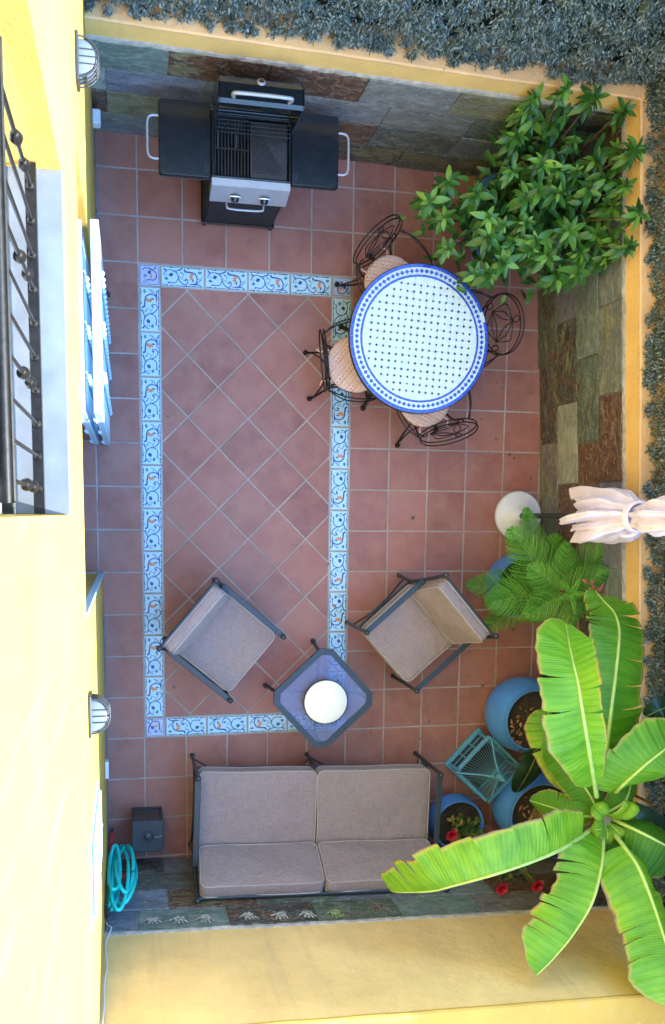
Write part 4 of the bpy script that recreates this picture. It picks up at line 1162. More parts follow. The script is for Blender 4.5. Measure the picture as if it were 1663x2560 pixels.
# ------------------------------------------------------------------ four iron bistro chairs
def bistro():
    P = {}
    th = radians(17); cy, cz = -.268, .705
    def bk(x, w): return (x, cy - w * sin(th), cz + w * cos(th))    # a point of the leaning back
    m = MB(); a_, b_ = .213, .215
    for k in (0, 1):
        m.tube([(bk(a_ * cos(i * pi / 18), b_ * sin(i * pi / 18))[0], bk(0, b_ * sin(i * pi / 18))[1] - .026 * k, bk(0, b_ * sin(i * pi / 18))[2]) for i in range(36)], .0050, 7, closed=True)
    P['back_ring'] = m
    m = MB()
    vx = [(.125 * cos(a), .005 + .130 * sin(a)) for a in (pi / 2, pi / 2 + 2.094, pi / 2 + 4.189)]
    for i in range(3):
        p, q = V((*vx[i], 0)), V((*vx[(i + 1) % 3], 0)); mid = (p + q) / 2; n = V((mid.x, mid.y, 0)).normalized()
        for k in (.085, .030, -.020):
            m.tube([bk(w.x, w.y) for w in spline([p, mid + n * k * .9 + (p - q) * .12, mid + n * k, mid + n * k * .9 - (p - q) * .12, q], 4)], .0038, 6)
        c = p.normalized() * .172; rr = .034
        m.tube([bk(c.x + rr * .6 * cos(j * pi / 6), c.y + rr * sin(j * pi / 6)) for j in range(12)], .0045, 6, closed=True)
        m.ball(bk(vx[i][0], vx[i][1]), .010)
    P['back_scroll'] = m
    m = MB(); m.tube([(.195 * cos(i * pi / 16), .195 * sin(i * pi / 16), .437) for i in range(32)], .0085, 8, closed=True)
    m.tube([(.195, 0, .434), (-.195, 0, .434)], .006, 6); m.tube([(0, .195, .430), (0, -.195, .430)], .006, 6)
    for s in (-1, 1): m.tube(spline([(s * .13, -.148, .437), (s * .15, -.22, .50), bk(s * .165, -.12)], 5), .0075, 6)
    P['seat_ring'] = m
    L = []
    for s in (-1, 1):
        m = MB(); m.tube(spline([(s * .175, -.255, .012), (s * .160, -.215, .10), (s * .135, -.16, .26), (s * .15, -.13, .43)], 5), .0085, 8); m.ball((s * .175, -.262, .016), .021, 10)
        m.tube(spline([(s * .165, -.235, .08), (s * .10, -.19, .20), (s * .05, -.18, .30), (s * .10, -.165, .42)], 5), .006, 6); L.append(m)
        m = MB(); m.tube(spline([(s * .200, .215, .012), (s * .185, .18, .10), (s * .15, .13, .26), (s * .145, .125, .43)], 5), .0085, 8); m.ball((s * .20, .22, .016), .021, 10); L.append(m)
    A = []
    for s in (-1, 1):
        m = MB()
        for k in (0, 1):
            m.tube(spline([bk(s * .200, -.03 - .03 * k), (s * (.25 + .02 * k), -.14, .665 - .02 * k), (s * (.275 + .015 * k), .02, .645 - .02 * k), (s * .255, .14, .58 - .02 * k), (s * .195, .13, .44)], 6), .0050, 6)
        A.append(m)
    # round seat pad with ties
    m = MB(); O = [V((.205 * cos(i * pi / 20), .205 * sin(i * pi / 20), 0)) for i in range(40)]
    def rg(s, z): return [V((p.x * s * (1 + .02 * sin(5 * atan2(p.y, p.x))), p.y * s, z)) for p in O]
    m.loft([rg(.02, .446), rg(.9, .446), rg(.99, .452), rg(1.0, .462), rg(.98, .474), rg(.92, .482), rg(.75, .487), rg(.45, .486), rg(.02, .484)])
    for s in (-1, 1): m.tube(spline([(s * .10, -.175, .466), (s * .12, -.21, .47), (s * .10, -.245, .462), (s * .13, -.27, .44)], 4), .006, 5)
    P['seat_cushion'] = m
    D = [('back_ring', P['back_ring'].mesh('back_ring', M_IRON)), ('back_scroll', P['back_scroll'].mesh('back_scroll', M_IRON)), ('seat_ring', P['seat_ring'].mesh('seat_ring', M_IRON))]
    D += [('leg', q.mesh('leg', M_IRON)) for q in L] + [('arm', q.mesh('arm', M_IRON)) for q in A] + [('seat_cushion', P['seat_cushion'].mesh('seat_cushion', M_CLOTH))]
    return D
CH = bistro()
for lab, x, y, fx, fy in (
    ('black iron bistro chair with its back over the painted tile border', 1.555, 2.885, .995, .10),
    ('black iron bistro chair on the barbecue side of the mosaic table', 1.825, 3.470, .63, -.77),
    ('black iron bistro chair on the armchair side of the mosaic table', 2.105, 2.650, -.38, .92),
    ('black iron bistro chair between the mosaic table and the slate wall', 2.325, 3.125, -.98, -.17)):
    t = thing('bistro_chair', lab, 'chair', (x, y, 0), atan2(fy, fx) - pi / 2, group='iron bistro chairs around the mosaic table')
    for nm, me in CH: inst(nm, me, t)

# ------------------------------------------------------------------ barbecue
bx, by = .725, 4.17
t = thing('barbecue', 'black two burner gas barbecue with open lid and side shelves against the slate wall', 'barbecue', (bx, by, 0))
def X(x): return x - bx
def Y(y): return y - by
def bb(m, x0, x1, y0, y1, z0, z1, ch=0.0): m.box((X((x0 + x1) / 2), Y((y0 + y1) / 2), (z0 + z1) / 2), (x1 - x0, y1 - y0, z1 - z0), ch)
m = MB(); bb(m, .475, 1.005, 3.95, 4.38, .075, .72, .006); m.build('cabinet', M_CABINET, t)
m = MB(); bb(m, .487, .992, 3.932, 3.9495, .09, .70, .005); o = m.build('cabinet_door', M_CABINET, t)
m = MB(); m.tube(spline([(X(.588), Y(3.931), .668), (X(.588), Y(3.86), .668), (X(.605), Y(3.842), .668), (X(.715), Y(3.838), .668), (X(.822), Y(3.842), .668), (X(.840), Y(3.86), .668), (X(.840), Y(3.931), .668)], 4), .0075, 8); inst('handle', m.mesh('handle', M_STEEL), o)
m = MB(); bb(m, .465, 1.015, 3.925, 4.40, .045, .0745, .008); m.build('base_plate', M_BLACK, t)
for x in (.49, .99):
    for y in (3.945, 4.37):
        m = MB(); m.tube([(X(x - .011), Y(y), .022), (X(x + .011), Y(y), .022)], .022, 14); m.build('wheel', M_BLACK, t)
def shelf(x0, x1, out):
    m = MB(); P = rrect(x1 - x0, .462, .022, 4); c = (X((x0 + x1) / 2), Y(4.172))
    P = [(p.x + c[0], p.y + c[1]) for p in P]; m.prism(P, .868, .900, .010, True); o = m.build('side_shelf', M_BLACK, t)
    m = MB()
    xs = x1 - .030 if out < 0 else x0 + .030
    for k in range(3):
        m.box((X(xs + (k - 1) * .010), Y(4.00), .9005), (.0035, .045, .0012))
    inst('vent_slots', m.mesh('vent_slots', M_CAST), o)
    xe = x0 if out < 0 else x1
    m = MB(); m.tube(spline([(X(xe), Y(4.303), .882), (X(xe + out * .045), Y(4.300), .882), (X(xe + out * .068), Y(4.27), .882), (X(xe + out * .070), Y(4.17), .882), (X(xe + out * .068), Y(4.075), .882), (X(xe + out * .045), Y(4.045), .882), (X(xe), Y(4.042), .882)], 5), .0085, 8)
    inst('towel_rail', m.mesh('towel_rail', M_STEEL), o)
shelf(.125, .465, -1); shelf(.985, 1.312, 1)
m = MB()   # firebox: four walls and a floor
bb(m, .468, .480, 3.952, 4.345, .721, .922, .002); bb(m, .970, .982, 3.952, 4.345, .721, .922, .002); bb(m, .4801, .9699, 3.952, 3.962, .721, .915, .002); bb(m, .4801, .9699, 4.325, 4.345, .721, .95, .002); bb(m, .4801, .9699, 3.9621, 4.3249, .74, .75)
m.build('firebox', M_BLACK, t)
m = MB()
for i in range(11):
    x = .488 + i * .0215; m.flat((X(x), Y(3.972), .892), (X(x), Y(4.315), .892), .0085, .014, ch=.003)
for y in (3.968, 4.14, 4.318): m.flat((X(.484), Y(y), .882), (X(.711), Y(y), .882), .008, .010)
m.build('cooking_grate', M_CAST, t)
m = MB(); bb(m, .717, .967, 3.968, 4.32, .880, .893, .004)
hyp = lambda x, y: (x - .742) / .21 + (y - 4.01) / .285 - 1       # ridges fill one triangle of the plate
for i in range(26):
    x0, y0 = (.733, 4.283 - i * .0185) if 4.283 - i * .0185 > 4.0 else (.733 + (i * .0185 - .283), 4.0)
    if hyp(x0, y0) > -.06 or x0 > .93: continue
    L_ = -hyp(x0, y0) / (.7071 / .21 + .7071 / .285)
    m.flat((X(x0), Y(y0), .895), (X(x0 + L_ * .7071), Y(y0 + L_ * .7071), .895), .0075, .010, ch=.002)
bb(m, .825, .858, 3.978, 3.988, .8925, .8945)
m.build('griddle', M_CAST, t)
m = MB()
for y in (4.20, 4.225, 4.25, 4.275, 4.30): m.bar((X(.484), Y(y), .985), (X(.966), Y(y), .985), .0022, 6)
m.bar((X(.50), Y(4.20), .985), (X(.50), Y(4.20), .925), .003, 6); m.bar((X(.95), Y(4.20), .985), (X(.95), Y(4.20), .925), .003, 6)
for x in (.50, .62): m.flat((X(x), Y(4.13), .925), (X(x), Y(4.20), .955), .004, .012)
m.build('warming_rack', M_CAST, t)
# open lid: hollow shell swung up behind the firebox
m = MB()
m.tube([(X(.455), Y(4.345), .955), (X(.995), Y(4.345), .955)], .010, 8)
prof = [(4.215, 1.345), (4.235, 1.362), (4.33, 1.352), (4.385, 1.30), (4.405, 1.20), (4.405, 1.06), (4.385, .965)]
prin = [(4.372, .975), (4.392, 1.06), (4.392, 1.20), (4.373, 1.292), (4.325, 1.339), (4.237, 1.349), (4.217, 1.333)]
loop = prof + prin
A = [V((X(.462), Y(y), z)) for y, z in loop]; Bq = [V((X(.985), Y(y), z)) for y, z in loop]
n = len(loop); m.add(A + Bq, [(i, (i + 1) % n, n + (i + 1) % n, n + i) for i in range(n)])
for x in (.462, .985):
    S = [V((X(x), Y(y), z)) for y, z in prof] + [V((X(x), Y(4.225), .965))]
    S2 = [p + V((.012 if x < .7 else -.012, 0, 0)) for p in S]
    k = len(S); m.add(S + S2, [tuple(range(k)), tuple(range(k, 2 * k))[::-1]] + [(i, k + i, k + (i + 1) % k, (i + 1) % k) for i in range(k)])
lid = m.build('lid', M_BLACK, t)
m = MB(); m.tube(spline([(X(.555), Y(4.245), 1.362), (X(.545), Y(4.243), 1.40), (X(.57), Y(4.24), 1.428), (X(.72), Y(4.24), 1.432), (X(.875), Y(4.24), 1.428), (X(.90), Y(4.243), 1.40), (X(.89), Y(4.245), 1.362)], 5), .0115, 10)
inst('handle', m.mesh('handle', M_STEEL), lid)
m = MB(); m.lathe([(.0, .012), (.022, .012), (.027, .006), (.027, 0)], (X(.722), Y(4.352), 1.338), 20, M=Matrix.Rotation(-.55, 4, 'X')); inst('thermometer', m.mesh('thermometer', M_STEEL), lid)
m = MB(); m.lathe([(.0, .0135), (.017, .0132), (.017, .011)], (X(.722), Y(4.352), 1.338), 20, M=Matrix.Rotation(-.55, 4, 'X')); inst('dial', m.mesh('dial', M_GLASSDK), lid)
# control panel
m = MB()
sec = [(3.950, .902), (3.912, .902), (3.905, .893), (3.862, .725), (3.870, .718), (3.950, .725)]
k = len(sec); A = [V((X(.466), Y(y), z)) for y, z in sec]; Bq = [V((X(.984), Y(y), z)) for y, z in sec]
m.add(A + Bq, [tuple(range(k))[::-1], tuple(range(k, 2 * k))] + [(i, (i + 1) % k, k + (i + 1) % k, k + i) for i in range(k)])
panel = m.build('control_panel', M_STEEL, t)
for x in (.628, .826):
    Mk = Matrix.Rotation(radians(104), 4, 'X')
    m = MB(); m.lathe([(.034, .0), (.034, .008), (.028, .014), (.024, .034), (.021, .038), (0, .038)], (X(x), Y(3.8815), .80), 22, M=Mk); kn = m.build('knob', M_BLACK, t)
    m = MB(); m.lathe([(.034, .002), (.040, .003), (.040, .010), (.034, .011)], (X(x), Y(3.8815), .80), 24, M=Mk); inst('bezel', m.mesh('bezel', M_WHITE), kn)
    m = MB(); m.lathe([(.0175, .036), (.0175, .0395), (0, .0395)], (X(x), Y(3.8815), .80), 18, M=Mk); inst('knob_cap', m.mesh('knob_cap', M_BLACK), kn)

# ------------------------------------------------------------------ parasol
t = thing('parasol', 'folded off white parasol on a round white base by the slate wall', 'parasol', (3.105, 1.785, 0))
m = MB(); m.lathe([(0, .004), (.185, .004), (.205, .016), (.206, .045), (.196, .062), (.182, .070), (.05, .080), (.046, .10), (.03, .105), (.0, .105)], n=44)
m.box((-.03, -.165, .060), (.10, .018, .03), .005); m.build('base', M_PLASTIC, t)
m = MB(); m.tube([(0, 0, .1), (0, 0, 2.62)], .021, 12); m.ball((0, 0, 2.66), .03); m.build('pole', M_FRAME, t)
rnd = random.Random(21)
NS, NA = 56, 192; rings = []
ph = [rnd.uniform(0, 6.28) for _ in range(8)]; amp = [rnd.uniform(.6, 1.5) for _ in range(8)]; hem = [rnd.uniform(-.15, .12) for _ in range(8)]
def Rz(t_):
    K = [(0, .185), (.10, .195), (.24, .185), (.38, .125), (.455, .078), (.50, .092), (.60, .13), (.75, .11), (.9, .05), (1, .02)]
    for (a, b), (c, d) in zip(K, K[1:]):
        if t_ <= c: u = (t_ - a) / (c - a); u = u * u * (3 - 2 * u); return b + (d - b) * u
    return K[-1][1]
for i in range(NS + 1):
    tt = i / NS; ring = []
    for k in range(NA):
        a = 2 * pi * k / NA; s = (k * 8 / NA); q = int(s) % 8; u = s - int(s)
        lobe = sin(pi * u) ** 1.0
        fold = .20 * sin(pi * u * 3 + ph[q]) * (1 - tt) + .10 * sin(pi * u * 7 + ph[q] * 2) * (1 - tt)
        swirl = a + .55 * (1 - tt) + .12 * sin(5 * tt + q)
        r = Rz(tt) * (.50 + (.62 * lobe + fold) * (amp[q] * (1 - tt * .5) + .25 * tt))
        r += .016 * noise.noise((cos(a) * 3, sin(a) * 3, tt * 5)) + .007 * noise.noise((cos(a) * 11, sin(a) * 11, tt * 9)) + .003 * noise.noise((cos(a) * 30, sin(a) * 30, tt * 24))
        z = 1.12 + (2.58 - 1.12) * tt + (hem[q] * lobe + .05 * (1 - lobe)) * max(0, 1 - tt * 3.2)
        ring.append(V((r * cos(swirl), r * sin(swirl), z)))
    rings.append(ring)
m = MB(); m.loft(rings, cap0=False); canopy = m.build('canopy', M_PARASOL, t)
m = MB(); zs = 1.12 + 1.46 * .455
for dz in (-.018, .0, .018): m.tube([(.094 * cos(i * pi / 14), .094 * sin(i * pi / 14), zs + dz) for i in range(28)], .012, 6, closed=True)
m.tube(spline([(.03, -.08, zs), (-.02, -.12, zs - .02), (-.06, -.125, zs - .08)], 4), .014, 6); m.build('tie_strap', M_PARASOL, t)

# ------------------------------------------------------------------ bird cage
t = thing('bird_cage', 'turquoise painted wire bird cage with domed roof on the tiles between blue pots', 'bird cage', (2.805, -.312, 0), radians(46))
W = .178
m = MB(); m.box((0, 0, .03), (.40, .385, .05), .006); m.box((0, 0, .064), (.43, .41, .016), .004); m.build('base_tray', M_CAGE, t)
m = MB(); m.box((0, 0, .0745), (.36, .345, .004)); m.build('dark_tray_sheet', M_SOIL, t)  # dark sheet added on the tray so the wires stand out
for sx in (-1, 1):
    for sy in (-1, 1):
        m = MB(); m.box((sx * W, sy * W, .185), (.018, .018, .225), .002); m.build('corner_post', M_CAGE, t)
def wires(a, b, n, z0, z1, m):
    for i in range(1, n):
        p = V(a).lerp(V(b), i / n); m.tube([(p.x, p.y, z0), (p.x, p.y, z1)], .0015, 4)
for a, b in (((-W, -W, 0), (W, -W, 0)), ((W, -W, 0), (W, W, 0)), ((W, W, 0), (-W, W, 0)), ((-W, W, 0), (-W, -W, 0))):
    m = MB(); wires(a, b, 22, .07, .295, m)
    d = (V(b) - V(a)).normalized()
    for f in (1 / 3, 2 / 3):
        p = V(a).lerp(V(b), f); m.flat((p.x, p.y, .07), (p.x, p.y, .295), .012, .010, (d.y, -d.x, 0))
    for z in (.15, .225): m.flat(V(a) + d * .012 + V((0, 0, z)), V(b) - d * .012 + V((0, 0, z)), .006, .012)
    m.build('side_grille', M_CAGE, t)
m = MB()
E = .200
for a, b in (((-E, -E), (E, -E)), ((E, -E), (E, E)), ((E, E), (-E, E)), ((-E, E), (-E, -E))):
    d = (V((*b, 0)) - V((*a, 0))).normalized(); m.flat(V((*a, .303)) + d * .0 , V((*b, .303)) - d * .024, .024, .022, ch=.002)
m.build('eave_frame', M_CAGE, t)
def dome(x, y):     # ogee roof over the square
    r = max(abs(x), abs(y)) / E; return .312 + .205 * (1 - r) ** .8 * (1 - .25 * sin(pi * r)) + .02 * (1 - r)
m = MB()
for k in range(4):
    a = k * pi / 2; c, s = cos(a), sin(a)
    for i in range(-7, 8):
        v = i / 8 * E; pts = []
        for j in range(7):
            f = j / 7; x, y = E * (1 - f), v * (1 - f); pts.append((x * c - y * s, x * s + y * c, dome(x, y)))
        m.tube(pts, .0014, 4)
m.build('roof_wires', M_CAGE, t)
for k in range(4):
    a = pi / 4 + k * pi / 2; m = MB(); pts = []
    for j in range(9):
        f = j / 8 * .97; x = E * (1 - f); pts.append((x * sqrt(2) * cos(a), x * sqrt(2) * sin(a), dome(x, x) + .006))
    m.tube(pts, .0075, 6); m.build('roof_rib', M_CAGE, t)
m = MB(); m.lathe([(.0, .51), (.034, .515), (.030, .53), (.018, .54), (.028, .555), (.026, .57), (.012, .58), (.017, .592), (.015, .605), (0, .614)], n=18)
m.tube([(.0, .012 * 1.3 * cos(i * pi / 6), .628 + .016 * sin(i * pi / 6)) for i in range(12)], .0022, 5, closed=True); m.build('finial', M_CAGE, t)

# ------------------------------------------------------------------ lantern
t = thing('lantern', 'dark square lantern with a ring on top on the tiles by the house wall', 'lantern', (.008, -.690, 0), -.02)
m = MB(); m.box((0, 0, .014), (.235, .245, .026), .004); m.box((0, 0, .325), (.240, .25, .03), .005)
for sx in (-1, 1):
    for sy in (-1, 1): m.box((sx * .107, sy * .112, .168), (.02, .02, .282), .003)
m.build('frame', M_FRAME, t)
m = MB(); m.lathe([(.03, .3405), (.02, .35), (0, .352)], n=16); m.tube([(.046 * cos(i * pi / 12), .046 * sin(i * pi / 12), .346 + .004 * cos(i * pi / 12)) for i in range(24)], .0035, 6, closed=True); m.build('ring_handle', M_FRAME, t)
for a, b, w, d in ((0, .112, .19, .003), (0, -.112, .19, .003)):
    m = MB(); m.box((a, b, .168), (w, d, .278)); m.build('pane', M_GLASSDK, t)
for a in (-.107, .107):
    m = MB(); m.box((a, 0, .168), (.003, .20, .278)); m.build('pane', M_GLASSDK, t)
m = MB(); m.lathe([(0, .028), (.04, .028), (.04, .13), (0, .13)], n=16); m.build('candle', M_CREAM, t)
m = MB(); m.tube(spline([(.046, .0, .348), (.075, -.004, .352), (.11, .006, .349)], 4), .0022, 5); m.build('latch', M_STEEL, t)

# ------------------------------------------------------------------ flower pots
def pot(label, x, y, r_rim, r_max, h, soil=.05, group='round blue plastic plant pots'):
    t = thing('flower_pot', label, 'plant pot', (x, y, 0), random.uniform(0, 6), group=group)
    m = MB(); pr = [(0, .004), (r_rim * .62, .004), (r_rim * .70, .012)]
    for i in range(1, 13):
        f = i / 12; z = .012 + (h - .012) * f
        r = r_rim * .70 + (r_max - r_rim * .70) * sin(min(1, f / .55) * pi / 2) if f < .55 else r_max + (r_rim - r_max) * ((f - .55) / .45) ** 1.7
        pr.append((r, z))
    pr += [(r_rim + .002, h + .004), (r_rim - .006, h + .005), (r_rim - .012, h - .004), (r_rim - .008, h - soil * 1.4), (r_rim - .03, h - soil * 1.6)]
    m.lathe(pr, n=48); m.build('pot_shell', M_BLUEPOT, t)
    m = MB(); rn = random.Random(int(x * 100)); R0 = r_rim - .004; vs = [(0, 0, h - soil + .01)]; N = 28
    for k in range(1, 6):
        for i in range(N):
            a = 2 * pi * i / N; r = R0 * k / 5 * (1.02 if k == 5 else 1); vs.append((r * cos(a), r * sin(a), h - soil + (rn.uniform(-.010, .012) if k < 5 else -.004)))
    fs = [(0, 1 + i, 1 + (i + 1) % N) for i in range(N)]
    for k in range(4):
        for i in range(N):
            j = (i + 1) % N; fs.append((1 + k * N + i, 1 + (k + 1) * N + i, 1 + (k + 1) * N + j, 1 + k * N + j))
    m.add(vs, fs, True); m.build('soil', M_SOIL, t)
    return t
def dry_litter(parent, R, z, n, seed, cx=0, cy=0):
    r = random.Random(seed); m = MB()
    for i in range(n):
        a, q = r.uniform(0, 6.28), R * sqrt(r.random()); p = V((cx + q * cos(a), cy + q * sin(a), z + r.uniform(0, .03)))
        d = V((cos(a * 3), sin(a * 3), r.uniform(-.2, .5))) * r.uniform(.02, .07); s = V((-d.y, d.x, r.uniform(-.02, .03))) * r.uniform(.15, .35)
        m.add([p, p + d * .4 + s, p + d + V((0, 0, .01)), p + d * .5 - s, p + d * .5 + V((0, 0, .008))], [(0, 4, 1), (1, 4, 2), (2, 4, 3), (3, 4, 0)])
    o = m.build('leaf_litter', M_DRY, parent); o['kind'] = 'stuff'
p1 = pot('large blue pot of bare soil and dry leaves beside the turquoise bird cage', 3.085, .150, .252, .312, .55)
dry_litter(p1, .17, .50, 46, 3, .04, -.06)
p2 = pot('blue pot behind the bird cage holding the banana plant', 3.19, -.66, .270, .312, .52)
dry_litter(p2, .2, .475, 40, 4)
p3 = pot('blue pot with a red rose standing at the right arm of the sofa', 2.565, -.785, .213, .232, .30)
p4 = pot('blue pot under the feathery green pine', 3.035, 1.215, .235, .262, .36)
p5 = pot('large blue pot under the glossy green bush in the corner', 2.775, 4.05, .285, .335, .50)

def stemtube(m, pts, r0, r1, n=7, k=5):
    P = spline(pts, k); m.tube(P, r0, n, radii=[r0 + (r1 - r0) * i / (len(P) - 1) for i in range(len(P))])

# one leaf as a mesh: along +y from the origin, folded along the midrib, curved downwards
def leaf_mesh(name, L, W, mt, droop=.25, fold=.3, n=5, shape=None):
    shape = shape or (lambda t: sin(pi * t ** .8) ** .8)
    m = MB(); vs = []
    for i in range(n + 1):
        t = i / n; y = L * t * (1 - .12 * droop * t); z = -droop * L * t * t
        w = W / 2 * (shape(t) if 0 < t < 1 else 0)
        vs += [(-w, y, z + fold * w), (0, y, z), (w, y, z + fold * w)]
    fs = []
    for i in range(n):
        a = i * 3; fs += [(a, a + 1, a + 4, a + 3), (a + 1, a + 2, a + 5, a + 4)]
    m.add(vs, fs, True)
    return m.mesh(name, mt)

# ------------------------------------------------------------------ glossy bush in the corner
t = thing('bush', 'big glossy green bush with whorled leaves spilling over the far right corner', 'bush', (2.775, 4.05, .45))
org = V((2.775, 4.05, .45)); rnd = random.Random(8)
LM = [leaf_mesh('leaf', L, W, M_LEAF, d, .35, 5) for L, W, d in ((.108, .040, .22), (.092, .036, .38), (.122, .042, .34), (.080, .032, .12), (.050, .018, .05))]
big = []; small = []; m = MB()
for q, (x, y, z) in enumerate(ROSETTES):
    c = V((x, y, z)) - org
    az = atan2(c.y, c.x); ph = rnd.uniform(0, 6.28); lean = min(.5, c.xy.length * .4)
    tilt = Matrix.Rotation(lean, 4, V((-sin(az), cos(az), 0)))
    rs_ = rnd.uniform(.72, 1.15)
    for ring, (cnt, el, ms, dz) in enumerate(((rnd.choice((4, 5, 6, 7, 8)), rnd.uniform(.05, .55), (0, 1, 2, 3), 0), (rnd.choice((3, 4, 6)), .85, (3, 4), .008), (7, -.15, (0, 1, 2), -.03), (7, -.35, (1, 2), -.075), (5, -.5, (0, 1, 2), -.13))):
        for i in range(cnt):
            a = ph + ring * .5 + 2 * pi * i / cnt + rnd.uniform(-.25, .25)
            e = el + rnd.uniform(-.38, .34)
            Mx = Matrix.Translation(c + V((0, 0, dz))) @ tilt @ Matrix.Rotation(a, 4, 'Z') @ Matrix.Rotation(e, 4, 'X') @ Matrix.Rotation(rnd.uniform(-.35, .35), 4, 'Y') @ Matrix.Scale(rnd.uniform(.62, 1.22) * rs_, 4)
            (big if ring == 0 else small).append((LM[rnd.choice(ms)], Mx))
    # branch to the rosette
    b = V((c.x * .22, c.y * .22, rnd.uniform(-.02, .08)))
    stemtube(m, [b, b.lerp(c, .55) + V((0, 0, -.06)), c - V((0, 0, .06)), c], .010, .0035, 6, 4)
m.build('branches', M_TWIG, t)
m = MB()
for a in range(5): stemtube(m, [(.05 * cos(a * 1.3), .05 * sin(a * 1.3), -.02), (.12 * cos(a * 1.3), .12 * sin(a * 1.3), .25), (.28 * cos(a * 1.3), .25 * sin(a * 1.3), .5)], .02, .010, 8)
m.build('trunk', M_TWIG, t)
rnd.shuffle(small); allL = big + small
for me, Mx in allL[:300]:
    o = inst('leaf', me, t); o.matrix_local = Mx
def join(name, items, mt, parent):
    vs = []; fs = []; sm = 0
    mb = MB()
    for me, Mx in items: mb.add([Mx @ v.co for v in me.vertices], [tuple(p.vertices) for p in me.polygons], True)
    o = mb.build(name, mt, parent); o['kind'] = 'stuff'; return o
rest = allL[300:]
for i in range(900):      # inner leaves that fill the crown
    c = V(rnd.choice(ROSETTES)) - org
    c = V((c.x * rnd.uniform(.35, 1.02) + rnd.gauss(0, .06), c.y * rnd.uniform(.35, 1.02) + rnd.gauss(0, .06), c.z * rnd.uniform(.45, .98) - rnd.uniform(.02, .22)))
    if c.x + org.x > 3.24 - .06 * (c.y + org.y - 2.6) or c.y + org.y > 4.38: continue
    rest.append((LM[rnd.choice((0, 1, 2))], Matrix.Translation(c) @ Matrix.Rotation(rnd.uniform(0, 6.28), 4, 'Z') @ Matrix.Rotation(rnd.uniform(-.7, .5), 4, 'X') @ Matrix.Rotation(rnd.uniform(-.4, .4), 4, 'Y')))
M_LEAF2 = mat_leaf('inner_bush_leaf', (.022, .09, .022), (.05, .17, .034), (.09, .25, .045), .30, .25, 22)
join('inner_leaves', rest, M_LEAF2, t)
o = inst('yellow_leaf', leaf_mesh('yellow_leaf', .06, .028, simple('yellow_leaf', (.55, .30, .04), .5), .2, .3), t); o.matrix_local = Matrix.Translation((.10, -.20, .76)) @ Matrix.Rotation(.5, 4, 'Z')

# ------------------------------------------------------------------ potted pine with feathery fronds
t = thing('pine_sapling', 'feathery bright green potted pine sapling with tiers of flat fronds', 'pine', (3.035, 1.215, .33))
org = V((3.035, 1.215, .33)); top = V(PINE_TOP) - org
m = MB(); stemtube(m, [(0, 0, -.02), (.002, .005, .25), (.006, .012, .5), top], .014, .004, 8); m.build('trunk', M_TWIG, t)
def frond(tip, zb, wid, step, up, seed, nm='frond'):
    rn = random.Random(seed); tip = V(tip) - org
    base = V((top.x * .5, top.y * .5, zb)); d = tip - base; L = d.length
    mid1 = base + d * .4 + V((0, 0, up * L)); P = spline([base, mid1, base + d * .75 + V((0, 0, up * L * .7)), tip], 10)
    m = MB(); m.tube(P, .004, 5, radii=[.0045 - .003 * i / (len(P) - 1) for i in range(len(P))])
    N = int(L / step); w = MB()
    for i in range(1, N + 1):
        f = i / N; q = f * (len(P) - 1); k = min(int(q), len(P) - 2); p = P[k].lerp(P[k + 1], q - k); tg = (P[k + 1] - P[k]).normalized()
        sd = tg.cross(V((0, 0, 1))).normalized()
        env = min(1, (f + .08) * 4.0) ** .8 * max(.05, 1.03 - f) ** .85 * 1.12
        for s in (-1, 1):
            l = max(.014, wid * env * rn.uniform(.94, 1.05))
            a = radians(60 - 12 * f + rn.uniform(-2, 2))
            dr = tg * cos(a) + sd * s * sin(a)
            e1 = p + dr * l * .5 + V((0, 0, .006)); e2 = p + dr * l + tg * l * .14 - V((0, 0, l * .10))
            pts = spline([p, e1, e2], max(3, int(l / .014))); n = len(pts)
            w.tube(pts, .004, 4, radii=[(.0058 if j % 2 else .0032) * (1 - .5 * (j / (n - 1)) ** 3) for j in range(n)], smooth=False, caps=True)
    o = w.build(nm, M_PINE, t); inst('frond_stem', m.mesh('frond_stem', M_STEMG), o)
for i, p in enumerate(PINE_T1): frond(p, top.z - .01, .030, .0060, .05, i)
for i, p in enumerate(PINE_T2): frond(p, .60, .165, .0138, .10, 20 + i)
for i, p in enumerate(PINE_T3): frond(p, .36, .24, .0145, .10, 40 + i)
for i, p in enumerate(PINE_T4): frond(p, .14, .20, .0145, .12, 60 + i)

